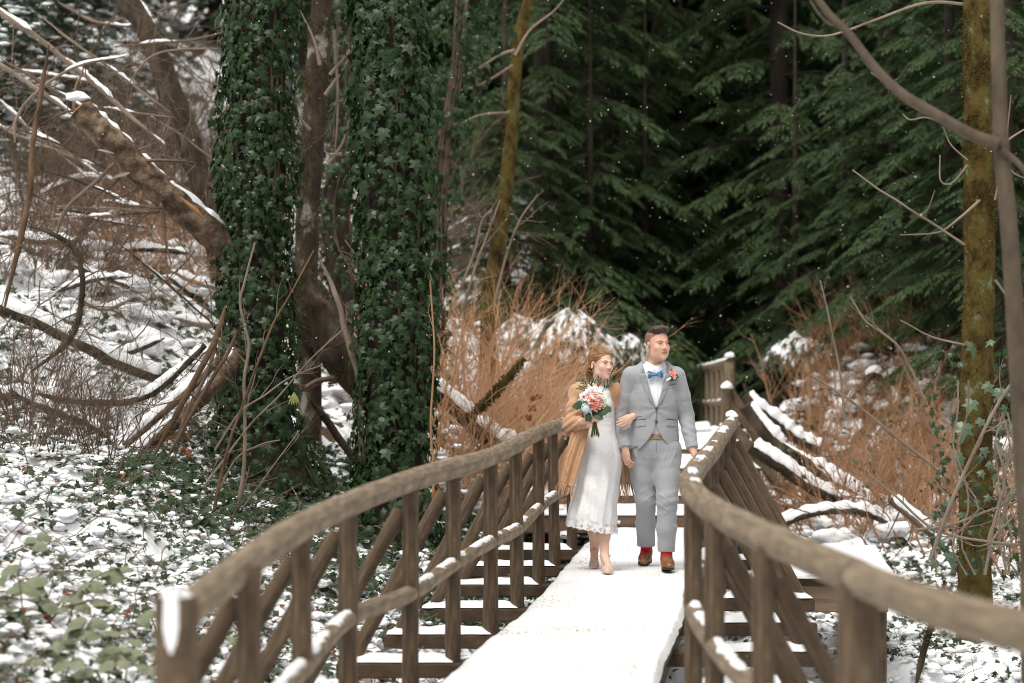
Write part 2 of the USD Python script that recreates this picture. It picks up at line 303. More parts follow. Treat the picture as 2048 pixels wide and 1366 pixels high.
usdm = usdkit.material(stage, '/World/Looks/snowy_ground', {
    'u': ('uvmap', {'attribute': 'st'}), 's': ('separate_xyz', {}), 'g': ('geometry', {}),
    'n': ('noise_texture', {'scale': 16.0, 'detail': 6.0, 'roughness': .7}), 'n2': ('noise_texture', {'scale': 45.0, 'detail': 3.0}),
    'a': ('math', {'math_type': 'multiply_add', 'value2': .8, 'value3': -.4}), 'a2': ('math', {'math_type': 'add'}), 'mr': ('map_range', {'from_min': .42, 'from_max': .6}),
    'lit': ('rgb_ramp', {'ramp': [(.3, (.02, .022, .012)), (.45, (.07, .045, .025)), (.6, (.12, .07, .035)), (.75, (.05, .06, .025))]}),
    'mix': ('mix_color', {'b': (.86, .875, .895)}), 'inv': ('math', {'math_type': 'subtract', 'value1': 1.0}), 'b': ('bump', {'strength': .4, 'distance': .015}),
    'p': ('principled_bsdf', {'roughness': .7, 'specular_ior_level': .25})},
    [('u.UV', 's.vector'), ('g.position', 'n.vector'), ('g.position', 'n2.vector'), ('n.fac', 'a.value1'), ('a.value', 'a2.value1'), ('s.x', 'a2.value2'), ('a2.value', 'mr.value'),
     ('mr.result', 'inv.value2'), ('inv.value', 'mix.fac'), ('n2.fac', 'lit.fac'), ('lit.color', 'mix.a'), ('mix.result', 'p.base_color'), ('n2.fac', 'b.height'), ('b.normal', 'p.normal')], surface='p.BSDF')
g_ = usdkit.mesh(stage, '/World/ground', (np.stack([X, Y, Z], -1).reshape(-1, 3), gf), usdm, smooth=True, uv=np.stack([litter.ravel(), 0 * litter.ravel()], 1))
tag(g_, 'snow covered hillside and gully floor with leaf litter showing through', None, None, 'structure')
_gi = None
def ground_z(x, y):
    global _gi
    if _gi is None:
        from scipy.interpolate import RegularGridInterpolator
        _gi = RegularGridInterpolator((gx, gy), Z, bounds_error=False, fill_value=None)
    return _gi(np.stack(np.broadcast_arrays(np.asarray(x, float), np.asarray(y, float)), -1))

# ---------------------------------------------------------------- the log footbridge
BASE = -.12                                         # top of the cross beams; the snow on the deck lies at z = 0
LB = np.array([(-1.02, 7.35), (-.90, 8.3), (-.835, 9.65), (-.745, 11.0), (-.52, 12.35), (-.335, 13.74), (-.13, 15.0), (.037, 16.4), (.196, 17.9), (.343, 19.3), (.514, 20.7)])
RB = np.array([(1.09, 7.6), (.93, 8.9), (.85, 10.15), (.86, 11.45), (.96, 12.8), (1.135, 14.2), (1.30, 15.6), (1.46, 17.0), (1.625, 18.4), (1.79, 19.8)])
RAILZ = .985
bridge = thing('footbridge', 'curving wooden log footbridge dusted with snow on which the couple walk', 'footbridge')
def lrail(y): return np.interp(y, np.r_[5.5, LB[:, 1], 23], np.r_[-1.25, LB[:, 0], .8])
def rrail(y): return np.interp(y, np.r_[4.5, 6.2, 6.86, RB[:, 1], 23], np.r_[1.75, 1.33, 1.18, RB[:, 0], 2.18])
# deck: planks under the snow, and the snow as a lumpy sheet with tracks
yy = np.linspace(3.0, 21.55, 420)
def deck_edges(y): return lrail(y) + .17, rrail(y) - .17
def sheet(y0, y1, ny, nx, edges, z, thick, seed, wear=1.0):
    y = np.linspace(y0, y1, ny)[:, None]; l, r = edges(y[:, 0]); t = np.linspace(0, 1, nx)[None]
    x = l[:, None] * (1 - t) + r[:, None] * t; y = np.repeat(y, nx, 1); p = np.stack([x, y, 0 * x], -1)
    e = np.minimum(np.minimum(t, 1 - t) * 1.2 / .05, 1); e = np.repeat(e, ny, 0); ey = np.minimum(np.minimum(y - y0, y1 - y) / .05, 1); e = np.minimum(e, ey)
    zz = z + .02 * (meshkit.fbm(p * 5, 3, seed) - .5) * wear + .006 * (meshkit.fbm(p * np.array([14, 9, 1]), 2, seed + 1) - .5) * wear - thick * (1 - np.sqrt(np.clip(1 - (1 - e) ** 2, 0, 1)))
    x = x + np.where(e < 1, (meshkit.noise(p * 5, seed + 2) - .5) * .014, 0)
    v = np.stack([x, y, zz], -1).reshape(-1, 3); f = ring_grid(ny, nx, closed=False)[:, ::-1]
    return v, f[:, ::-1]
def close_sheet(v, f, z):
    """Gives a sheet a flat underside at height z."""
    b = v.copy(); b[:, 2] = z; e = trimesh.Trimesh(v, np.vstack([f[:, [0, 1, 2]], f[:, [0, 2, 3]]]), process=False)
    es = e.edges_sorted; u, idx, cnt = np.unique(es, axis=0, return_index=True, return_counts=True); be = e.edges[idx[cnt == 1]]; n = len(v)
    return np.vstack([v, b]), np.vstack([np.array(e.faces), np.array(e.faces)[:, ::-1] + n, np.stack([be[:, 1], be[:, 0], be[:, 0] + n], 1), np.stack([be[:, 1], be[:, 0] + n, be[:, 1] + n], 1)])
usdkit.material(stage, '/World/Looks/trodden_snow', {
    'g': ('geometry', {}), 'm': ('mapping', {'scale': (1.6, .55, 1)}), 'n': ('noise_texture', {'scale': 27.0, 'detail': 7.0, 'roughness': .75}), 'n2': ('noise_texture', {'scale': 1.1, 'detail': 2.0}),
    'ad': ('math', {'math_type': 'multiply_add', 'value2': .45}), 'r': ('rgb_ramp', {'ramp': [(.0, (.86, .865, .88)), (.79, (.84, .845, .86)), (.845, (.66, .62, .57)), (.9, (.3, .24, .18))]}),
    'b': ('bump', {'strength': .4, 'distance': .008}), 'n3': ('noise_texture', {'scale': 26.0, 'detail': 5.0}), 'p': ('principled_bsdf', {'roughness': .65, 'specular_ior_level': .3})},
    [('g.position', 'm.vector'), ('m.vector', 'n.vector'), ('g.position', 'n2.vector'), ('g.position', 'n3.vector'), ('n2.fac', 'ad.value1'), ('n.fac', 'ad.value3'), ('ad.value', 'r.fac'), ('r.color', 'p.base_color'), ('n3.fac', 'b.height'), ('b.normal', 'p.normal')], surface='p.BSDF')
_mats['trodden_snow'] = UsdShade.Material.Get(stage, '/World/Looks/trodden_snow')
v, f = sheet(3.0, 21.55, 620, 56, deck_edges, 0.0, .05, 5)
dk = obj('deck_snow', close_sheet(v, f, -.05), 'trodden_snow', bridge, smooth=40, label='trodden snow lying over the deck boards')
v, f = sheet(3.0, 21.5, 60, 2, lambda y: (deck_edges(y)[0] + .015, deck_edges(y)[1] - .015), -.055, 0, 5, 0.0)
obj('deck', close_sheet(v, f, -.115), 'beam_wood', bridge)
for side in (-1, 1):                                # long bearers beneath
    e = np.array([((lrail(y) + .35) if side < 0 else (rrail(y) - .35), y, BASE - .2) for y in np.linspace(4, 21.5, 30)])
    obj('bearer', MB().add(*tube(e, .11, 8)), 'beam_wood', bridge, smooth=50)
def log_mb(a, b, r, n=12, seed=0, bump=.006, segs=9, bow=0.0, taper=.96):
    P = np.linspace(a, b, segs); P[:, 2] += bow * np.sin(np.linspace(0, math.pi, segs))
    return MB().add(*tube(P, np.linspace(r, r * taper, segs), n, bump=bump, bs=6, seed=seed))
snow_bits = {}
def bent(x, y, side, post=False, seed=0, outer=.66, brace=True, beam=True, top=None, inner=None):
    """One upright of the railing with its cross beam and its raking brace."""
    r = .07 if post else .043 + .004 * rng.random()
    zt = (RAILZ - .03) if top is None else top
    obj('post' if post else 'baluster', log_mb((x, y, BASE - (.25 if post else 0)), (x + rng.normal() * .008, y, zt), r, 12, seed), 'log_wood', bridge, smooth=50)
    if beam:
        xo, xi = x + side * outer, x - side * .9
        b = obj('cross_beam', box(((xo + xi) / 2, y, BASE - .045), (abs(xo - xi), .17, .085), bev=.008), 'beam_wood', bridge)
        m = MB(); xs = np.linspace(x + side * .0, xo - side * .015, 26); ws = np.array([-1, -.75, -.3, .3, .75, 1]); hs = np.array([0, .8, 1, 1, .8, 0])
        q = np.stack([np.repeat(xs[:, None], 6, 1), y + ws[None] * .085 + 0 * xs[:, None], 0 * xs[:, None] + 0 * ws[None]], -1)
        k = np.minimum(1, np.minimum(np.arange(26), np.arange(26)[::-1]) / 2.5)[:, None]
        q[..., 2] = BASE + .004 + (.02 + .042 * meshkit.fbm(q * 7 + seed * 3.1, 3, seed)) * hs[None] * k; q[..., 1] += (meshkit.noise(q * 16, seed) - .5) * .025
        m.add(q.reshape(-1, 3), ring_grid(26, 6, closed=False)[:, ::-1] if side > 0 else ring_grid(26, 6, closed=False)); obj('snow', m, 'snow', b, smooth=True)
    if brace:
        a = np.array([x + side * (outer - .1), y - .02, BASE + .03]); c = np.array([x + side * .05, y + .035, .84])
        m = MB(); m.add(*tube(np.linspace(a, c, 7), .038 + .005 * rng.random(), 10, bump=.005, bs=7, seed=seed + 50)); obj('brace', m, 'log_wood', bridge, smooth=50)
for i, (x, y) in enumerate(LB): bent(x, y, -1, i == 0, i, brace=i > 0, beam=i > 0)
for i, (x, y) in enumerate(RB): bent(x, y, 1, i == 0, 30 + i, brace=i > 0, beam=i > 0)
# handrails: logs end to end, and short logs between the uprights lower down
def rail_logs(pts, r, name, parent, mat, seed, cover, depth):
    pts = np.asarray(pts, float)
    for k in range(len(pts) - 1):
        P = spline(pts[max(0, k - 1):k + 3], 40 if 0 < k < len(pts) - 2 else 30); a = np.argmin(np.linalg.norm(P - pts[k], axis=1)); b = np.argmin(np.linalg.norm(P - pts[k + 1], axis=1)); P = spline(P[a:b + 1][::max(1, (b - a) // 6)], 14); P[0], P[-1] = pts[k], pts[k + 1]
        e = unit(P[-1] - P[0]) * .004; P[0] += e; P[-1] -= e
        o = obj(name, MB().add(*tube(P, r * (1 + .03 * math.sin(k * 2.1 + seed)), 14, bump=.005, bs=5, seed=seed + k)), mat, parent, smooth=50)
        m = MB(); snow_on(np.random.default_rng(seed * 7 + k), m, P, r, cover=cover(k) if callable(cover) else cover, depth=depth, wid=.66)
        if not m.empty(): obj('snow', m, 'snow', o, smooth=True, kind='stuff')
lt = [(x, y, RAILZ) for x, y in LB[::1]]
lt[0] = (-1.0, 7.35, RAILZ - .06); lt = [(-1.03, 7.35, RAILZ - .1)] + [(x, y, RAILZ + .015 * math.sin(i * 1.7)) for i, (x, y) in enumerate(LB)][2::2] + [(.56, 21.1, RAILZ - .03)]
rail_logs(lt, .058, 'handrail', bridge, 'rail_wood', 3, .03, .3)
rt = [(1.75, 4.5, RAILZ + .01), (1.36, 6.1, RAILZ)] + [(x, y, RAILZ + .01 * math.sin(i * 2.2)) for i, (x, y) in enumerate(RB)][0::3] + []
rt[-1] = (1.79, 19.8, RAILZ); rt.append((1.83, 20.15, RAILZ + .01))
rail_logs(rt, .06, 'handrail', bridge, 'rail_wood', 9, lambda k: .0 if k < 3 else .6, .12)
for B, sd in ((LB, 1), (RB, 2)):
    rail_logs([(x, y, .43 + .02 * math.sin(i * 2.3 + sd)) for i, (x, y) in enumerate(B)], .043, 'lower_rail', bridge, 'rail_wood', 20 * sd, .6, .2)
def cap_snow(p, r, h, name, parent, seed):
    v = np.array(_ico2.vertices); k = 1 + .35 * (meshkit.noise(v * 2 + seed, seed) - .5); v = v * k[:, None]; v[:, 2] = np.where(v[:, 2] < 0, v[:, 2] * .25, v[:, 2])
    obj(name, (v * np.array([r, r, h]) + np.asarray(p), np.array(_ico2.faces)), 'snow', parent, smooth=True)
cap_snow((LB[0, 0], LB[0, 1], RAILZ - .03), .05, .02, 'snow_cap', bridge, 1)
m = MB(); v, f = loft([np.array([(LB[0, 0] + .06 * math.sin(a) * w - .005, LB[0, 1] - .068 * math.cos(a) * .97 - .004, z) for a in np.linspace(-1.1, 1.1, 9)] + [(LB[0, 0] + .05 * math.sin(a) * w, LB[0, 1] - .055 * math.cos(a), z) for a in np.linspace(1.1, -1.1, 9)]) for z, w in ((.79, .35), (.815, .7), (.87, .86), (.94, .78), (.985, .5))])
m.add(v, f); obj('snow', m, 'snow', bridge, smooth=50, label='snow plastered on the face of the end post')
cap_snow((1.83, 20.12, RAILZ + .055), .05, .05, 'snow_cap', bridge, 4)
# steps behind the couple and the landing
def tread(y0, y1, z, x0, x1, riser, seed):
    s = obj('step', box(((x0 + x1) / 2, (y0 + y1) / 2, z - .03 - riser / 2), (x1 - x0, y1 - y0, riser), bev=.01), 'step_wood', bridge)
    v, f = sheet(y0 - .02, y1, 30, 50, lambda y: (x0 + 0 * y, x1 + 0 * y), z + .012, .03, seed); obj('snow', close_sheet(v, f, z - .028), 'snow', s, smooth=40)
tread(21.6, 22.5, .13, .1, 2.2, .16, 41); tread(22.55, 25.2, .24, .15, 2.35, .2, 42); tread(25.25, 27.4, .34, .3, 2.6, .2, 43); tread(27.45, 34.5, .43, .5, 2.75, .2, 44)
# ---- beyond the landing
span = thing('landing_railing', 'farther log railing climbing beyond the landing behind the man', 'railing')
def far_rail(pts, zt, zb, n, r, snow_k):
    pts = np.asarray(pts, float); q = spline(pts, n)
    for i, (x, y) in enumerate(q):
        k = i / (n - 1); b = zb[0] + (zb[1] - zb[0]) * k; t = zt[0] + (zt[1] - zt[0]) * k
        obj('post' if i == 0 else 'baluster', log_mb((x, y, b), (x, y, t), r * (1.5 if i == 0 else 1), 10, i + 90), 'rail_wood', span, smooth=50)
    for dz, rr, nm in ((0, .06, 'handrail'), (-.52, .045, 'lower_rail')):
        P = np.array([(x, y, zt[0] + (zt[1] - zt[0]) * i / (n - 1) + dz) for i, (x, y) in enumerate(q)])
        o = obj(nm, MB().add(*tube(spline(P, 20), rr, 12, bump=.006, seed=5)), 'rail_wood', span, smooth=50)
        m = MB(); snow_on(rng, m, P, rr, cover=.8, depth=.35, wid=.75); obj('snow', m, 'snow', o, smooth=True, kind='stuff')
far_rail([(2.88, 32.0), (2.84, 35), (2.92, 40)], (1.32, 1.08), (.2, .0), 9, .05, 1)
cap_snow((2.88, 32.0, 1.4), .07, .06, 'snow_cap', span, 8)
fp = at(1454, 778, 28.0)
obj('post', log_mb((fp[0], 28.0, -.2), fp, .058, 12, 77), 'log_wood', span, smooth=50); cap_snow(fp + np.array([0, 0, .02]), .07, .07, 'snow_cap', span, 9)
for (a, b, Yb) in (((1460, 782), (1537, 888), 28.1), ((1466, 849), (1569, 990), 25.8), ((1462, 800), (1528, 900), 28.6)):
    obj('brace', MB().add(*tube(np.linspace(at(*a, Yb), at(*b, Yb - .1), 6), .05, 10, bump=.005, seed=int(Yb))), 'log_wood', span, smooth=50)
for k, (yb, xe) in enumerate(((25.9, 3.0), (27.3, 3.05), (29.0, 3.15))):
    o = obj('cross_beam', box(((1.9 + xe) / 2, yb, -.16), (xe - 1.9, .2, .09)), 'beam_wood', span); v, f = sheet(yb - .11, yb + .11, 6, 30, lambda y: (2.3 + 0 * y, xe + 0 * y), -.06, .04, 60 + k); obj('snow', close_sheet(v, f, -.113), 'snow', o, smooth=40)
o = obj('cross_beam', box((2.75, 29.4, .27), (1.2, .25, .1)), 'beam_wood', span); v, f = sheet(29.26, 29.54, 6, 30, lambda y: (2.3 + 0 * y, 3.33 + 0 * y), .375, .05, 66); obj('snow', close_sheet(v, f, .322), 'snow', o, smooth=40)
# ---- viewing platform beside the right railing
pf = thing('side_platform', 'low plank platform covered in smooth snow beside the right railing', 'platform')
def quad_edges(y): t = (y - 17.6) / 2.2; return 1.75 + .26 * t, 2.78 + .2 * t
for k in range(6):
    y0 = 17.62 + k * .36; l, r = quad_edges(np.array([y0 + .17])); obj('plank', box(((l[0] + r[0]) / 2, y0 + .17, -.075), (r[0] - l[0], .345, .05)), 'beam_wood', pf)
v, f = sheet(17.58, 19.78, 40, 40, lambda y: (quad_edges(y)[0] - .01, quad_edges(y)[1] + .01), 0.005, .03, 71, .7); obj('snow', close_sheet(v, f, -.048), 'snow', pf, smooth=40)
obj('side_board', box((2.27, 17.66, -.2), (.95, .05, .2)), 'step_wood', pf)
for x, y in ((1.86, 17.8), (2.7, 17.8), (2.0, 19.6), (2.86, 19.6)): obj('leg', log_mb((x, y, float(ground_z(x, y)) - .1), (x, y, -.1), .06, 10, 3), 'log_wood', pf, smooth=50)
# ---------------------------------------------------------------- vegetation
rng = np.random.default_rng(21)
def gz(x, y): return float(ground_z(x, y))
def px_line(pts, Y, n=None, jitter=0.0, seed=0):
    """Points (px, py) or (px, py, Y) of the photograph, set at their distance, as a smooth line."""
    q = np.array([at(p[0], p[1], p[2] if len(p) > 2 else Y) for p in pts]); n = n or max(8, 6 * len(q)); q = spline(q, n)
    if jitter: q = q + (meshkit.fbm(q * 3 + seed, 3, seed)[:, None] - .5) * jitter * np.array([1, .5, 1]) * np.sin(np.linspace(0, math.pi, n))[:, None]
    return q
W = lambda w, Y: w / 2 * Y / FPX                      # radius of something w pixels wide at distance Y
# ---- ivy clad trunks
def ivy_leaves(rng, pts, rad, n, size, theta=(-math.pi, math.pi), lift=(.0, .07), droop=.55):
    """Leaf frames over a trunk: position, tip, normal, scale."""
    k = rng.random(n) * (len(pts) - 1); i = k.astype(int); u = (k - i)[:, None]; c = pts[i] * (1 - u) + pts[np.minimum(i + 1, len(pts) - 1)] * u; r = np.interp(k, np.arange(len(pts)), rad)
    a = rng.uniform(*theta, n); out = np.stack([np.sin(a), -np.cos(a), 0 * a], 1)
    bumpy = (meshkit.fbm(np.stack([np.sin(a) * 1.5, np.cos(a) * 1.5, c[:, 2] * 1.3], 1) + 7, 3, 3) - .5) * .32
    pos = c + out * (r + bumpy * .55 + rng.uniform(*lift, n) + .05 * rng.random(n) ** 5)[:, None]
    sidev = np.stack([np.cos(a), np.sin(a), 0 * a], 1)
    tip = np.array([0, 0, -1.0]) + out * rng.uniform(-.1, droop, n)[:, None] + sidev * rng.normal(0, .55, n)[:, None]
    nrm = out + np.array([0, 0, .45]) + rng.normal(0, .38, (n, 3))
    return pos, tip, nrm, rng.uniform(size[0], size[1], n)
def ivy_tree(name, label, line, radii, n_leaves, size, n_single, seed, trunk_mat='bark_dark', base=None, lift=(.0, .07), cloud=False):
    rng = np.random.default_rng(seed); pts = np.asarray(line); l = np.r_[0, np.cumsum(np.linalg.norm(np.diff(pts, axis=0), axis=1))]; u = np.linspace(0, l[-1], 60); radii = np.interp(u, l, radii); pts = np.stack([np.interp(u, l, pts[:, i]) for i in range(3)], 1); t = thing(name, label, 'tree')
    obj('trunk', MB().add(*tube(pts, np.asarray(radii) * .86, 18, bump=.03, bs=3, seed=seed)), trunk_mat, t, smooth=60)
    m = MB()
    for k in range(16):                                # woody ivy stems clinging to the trunk
        a = rng.uniform(-2.2, 2.2); w = np.cumsum(rng.normal(0, .09, len(pts))); aa = a + w * .5; rr = np.asarray(radii) * .9
        q = pts + np.stack([np.sin(aa) * rr, -np.cos(aa) * rr, 0 * aa], 1); j = rng.integers(3, len(pts)); m.add(*tube(q[:j], .012, 5, cap=False))
    obj('ivy_stems', m, 'twig_brown', t, smooth=True, kind='stuff')
    pos, tip, nrm, sc = ivy_leaves(rng, pts, radii, n_leaves, size, lift=lift)
    if cloud: w_ = np.exp(-((pos[:, 2] - 4.7) / .75) ** 2) + .45 * np.exp(-((pos[:, 2] - 3.4) / .35) ** 2); pos = pos + rng.normal(0, 1, pos.shape) * [.24, .2, .12] * w_[:, None]; k = rng.random(len(pos)) < .25 + w_; pos, tip, nrm, sc = pos[k], tip[k], nrm[k], sc[k]
    v, f = place_many(*IVY, pos, tip, nrm, sc * rng.choice([.6, .85, 1, 1.15], len(sc))); obj('ivy_leaves', (v, f), 'ivy_leaf', t, kind='stuff')
    pos, tip, nrm, sc = ivy_leaves(rng, pts, np.asarray(radii) + .05, n_single, (size[1] * .9, size[1] * 1.25), (-1.1, 1.1), lift)
    ok = (pos[:, 2] < 4.9); 
    for i in np.nonzero(ok)[0]:
        obj('ivy_leaf', place_many(*IVY, pos[i:i + 1], tip[i:i + 1], nrm[i:i + 1], sc[i:i + 1]), 'ivy_leaf' if i % 3 else 'ground_leaf', t)
    return t
def trunk_line(px_pts, Y, ztop=7.5, n=26):
    q = px_line(px_pts, Y, n); d = q[0] - q[3]; d /= max(d[2], .2); top = q[0] + d * (ztop - q[0, 2])
    b = q[-1].copy(); b[2] = gz(b[0], b[1]) - .15
    return spline(np.vstack([top, q[::3], b]), n)
T = trunk_line([(522, 0), (515, 300), (512, 600), (515, 850), (520, 960)], 20.6, 7.0, 30)
RL = .265 + .012 * np.sin(np.arange(30) * .9) + .3 * np.exp(-np.maximum(T[:, 2] - T[-1, 2] - .1, 0) / .32)
ivy_tree('ivy_clad_tree', 'broad trunk wholly cloaked in dark ivy, left of the bare mossy trunk', T, RL, 7400, (.045, .1), 120, 5, lift=(0, .08))
T = trunk_line([(776, 0), (784, 250), (792, 500), (790, 750), (785, 940)], 20.1, 7.0, 30)
RL = .262 + .014 * np.sin(np.arange(30) * 1.1) + .16 * np.exp(-np.maximum(T[:, 2] - T[-1, 2] - .1, 0) / .3)
ivy_tree('ivy_clad_tree', 'broad ivy cloaked trunk standing nearest the left handrail and orange shrubs', T, RL, 7400, (.045, .11), 130, 6, lift=(0, .085))
T = trunk_line([(925, 0), (915, 150), (885, 330), (880, 560)], 25.0, 7.0, 20)
ivy_tree('ivy_clad_tree', 'slimmer ivy covered trunk half hidden behind the right ivy cloaked one', T, np.full(20, .075), 2300, (.05, .11), 30, 8, trunk_mat='bark_brown', lift=(.0, .05), cloud=True)
T = trunk_line([(700, 60), (690, 300), (668, 430), (690, 600), (700, 800)], 26.5, 7.0, 20)
ivy_tree('ivy_clad_tree', 'dim ivy draped trunk in the gap between the two broad ivy trunks', T, np.full(20, .18), 1800, (.05, .1), 0, 9, lift=(0, .2))

# ---- trunks without ivy
def moss_fuzz(rng, P, R, n, L=.03, theta=(-math.pi, math.pi), z=None):
    k = rng.random(n) * (len(P) - 1); i = k.astype(int); u = (k - i)[:, None]; c = P[i] * (1 - u) + P[np.minimum(i + 1, len(P) - 1)] * u; r = np.interp(k, np.arange(len(P)), np.broadcast_to(R, len(P)))
    t, s, w = frames(P); a = rng.uniform(-math.pi, math.pi, n); out = np.cos(a)[:, None] * s[i] + np.sin(a)[:, None] * w[i]
    cl = meshkit.fbm(c * 5 + out * 1.2, 3, 5); ok = cl > .47; out, c, r, cl = out[ok], c[ok], r[ok], cl[ok]; n = len(c)
    return place_many(*LEAFLET, c + out * (r * .97)[:, None], out + rng.normal(0, .6, (n, 3)) + np.array([0, 0, -.35]), rng.normal(size=(n, 3)), L * rng.uniform(.5, 1.4, n) * (.5 + cl))
t = thing('mossy_tree', 'slim bare trunk with pale lichen and moss edges between the ivy trunks', 'tree')
P = trunk_line([(645, 0), (636, 120), (628, 250), (618, 380), (612, 520), (620, 700)], 23.0, 7.0, 26); R = np.full(26, W(47, 23.0)); R[:4] *= .9
obj('trunk', MB().add(*tube(P, R, 16, bump=.012, bs=5, seed=4)), 'bark_lichen', t, smooth=60)
obj('moss', moss_fuzz(rng, P, R, 4200, .03), 'moss', t, kind='stuff')
m = MB(); 
for p0, p1 in (((650, 190), (715, 60)), ((660, 150), (740, 20)), ((655, 330), (700, 230)), ((660, 310), (730, 290)), ((640, 130), (600, 20)), ((668, 60), (668, 330)), ((620, 260), (560, 200))):
    q = px_line([p0, ((p0[0] + p1[0]) / 2 + 8, (p0[1] + p1[1]) / 2 + 5), p1], 22.6, 10); o = MB().add(*tube(q, np.linspace(W(9, 22.6), W(2, 22.6), 10), 6)); obj('branch', o, 'twig_pale', t, smooth=True)

t = thing('mossy_tree', 'thin leaning moss covered stem in front of the dark conifers', 'tree')
P = trunk_line([(1068, -30), (1035, 90), (1026, 220), (1014, 360), (1000, 470), (985, 560), (975, 640)], 27.0, 6.0, 26); R = np.linspace(W(22, 27), W(34, 27), 26)
obj('trunk', MB().add(*tube(P, R, 12, bump=.012, bs=5, seed=5)), 'moss_trunk', t, smooth=60); obj('moss', moss_fuzz(rng, P, R, 2600, .03), 'moss', t, kind='stuff')
for pts in ([(1030, 110), (1060, 60), (1110, 20), (1140, -20)], [(1026, 130), (960, 170), (900, 185)], [(1030, 100), (1000, 110), (930, 150), (860, 150)], [(1020, 225), (960, 230), (925, 245)]):
    o = MB().add(*tube(px_line(pts, 26.5, 14, .04), np.linspace(W(7, 26), W(3, 26), 14), 6)); obj('branch', o, 'twig_pale', t, smooth=True)

t = thing('mossy_tree', 'upright trunk furred with orange and green moss, right of the path', 'tree')
P = trunk_line([(1958, -20), (1957, 200), (1960, 420), (1957, 620), (1953, 820), (1952, 1000), (1950, 1150)], 19.3, 6.0, 40); R = W(60, 19.3) * np.linspace(.98, 1.12, 40) + .05 * np.exp(-np.maximum(P[:, 2] - P[-1, 2], 0) / .25)
obj('trunk', MB().add(*tube(P, R, 20, bump=.018, bs=6, seed=7)), 'moss_trunk', t, smooth=60)
obj('moss', moss_fuzz(rng, P, R, 9000, .024), 'moss_rust', t, kind='stuff'); k = P[:, 2] > 2.5; obj('moss', moss_fuzz(rng, P[k], R[k], 5000, .026), 'moss', t, kind='stuff')
for pts, w in (([(1925, 8), (1880, 4), (1830, 10), (1745, 42), (1690, 62), (1650, 72), (1600, 66), (1555, 44)], 7), ([(1935, 276), (1900, 250), (1830, 215), (1770, 165), (1742, 145)], 8), ([(1890, 246), (1850, 236), (1820, 240), (1805, 228)], 5),
               ([(1935, 330), (1905, 365), (1882, 360), (1880, 310)], 5), ([(1935, 320), (1905, 290), (1885, 252)], 4), ([(1960, 400), (1920, 435), (1875, 465), (1800, 470)], 6), ([(1930, 490), (1840, 430), (1760, 380), (1705, 340)], 6),
               ([(1990, 560), (2015, 590), (2048, 600)], 6), ([(1990, 400), (2010, 300), (2022, 190)], 5), ([(1990, 300), (2030, 270), (2055, 255)], 6), ([(1930, 690), (1860, 670), (1800, 640)], 5), ([(1835, 432), (1855, 420), (1870, 380)], 4), ([(1990, 260), (2010, 320), (2030, 345), (2060, 360)], 5)):
    o = MB().add(*tube(px_line(pts, 18.9, 5 * len(pts), .03, w), np.linspace(W(w, 18.9), W(w * .5, 18.9), 5 * len(pts)), 6)); obj('branch', o, 'twig_pale', t, smooth=True)
# large pale ivy leaves climbing its foot
iv = thing('ivy_vine', 'pale green ivy climbing beside the foot of the orange mossy trunk', 'ivy')
m = MB()
for k in range(9):
    x0 = rng.uniform(1880, 2040); pts = [(x0 + rng.normal() * 14, 1150 - j * 65) for j in range(rng.integers(4, 8))]; m.add(*tube(px_line(pts, 18.2 + rng.normal() * .3, 16, .05, k), W(4, 18.2), 5, cap=False))
obj('stem', m, 'twig_pale', iv, smooth=True, kind='stuff')
spots = [(1940, 700, 40), (1998, 790, 32), (1945, 815, 36), (1930, 865, 44), (1955, 850, 26), (1915, 920, 30), (1968, 905, 24), (2005, 855, 30), (2000, 895, 26), (2015, 915, 22), (1975, 935, 22), (1960, 950, 20), (2020, 870, 24), (2035, 920, 24), (1905, 1010, 22), (2030, 780, 22), (2010, 820, 20), (1925, 1035, 24), (1980, 1000, 20), (1995, 960, 22), (2025, 990, 26), (2040, 1040, 22), (2005, 1045, 20), (1985, 690, 22), (1970, 780, 30), (1898, 1120, 34), (1870, 1130, 26), (1880, 1090, 20)]
for x, y, w in spots:
    p = at(x, y, 18.5 + rng.uniform(-.25, .1)); s_ = w * 18.5 / FPX * .98
    obj('ivy_leaf', place_many(*IVY, p[None] + [[0, 0, s_ * .4]], np.array([[rng.normal() * .9, -.45, -1]]), np.array([[rng.normal() * .4, -1, .5 + rng.normal() * .25]]), np.array([s_])), 'ivy_light', iv)
n = 420; q = np.stack([rng.uniform(1860, 2075, n), 700 + 450 * rng.random(n) ** .7], 1); pos = np.array([at(a, b, 19.2 + rng.uniform(-.5, .6)) for a, b in q])
obj('ivy_leaves', place_many(*IVY, pos, np.array([0, -.3, -1]) + rng.normal(0, .5, (n, 3)), np.array([0, -1, .6]) + rng.normal(0, .5, (n, 3)), rng.uniform(.035, .085, n)), 'ground_leaf', iv, kind='stuff')

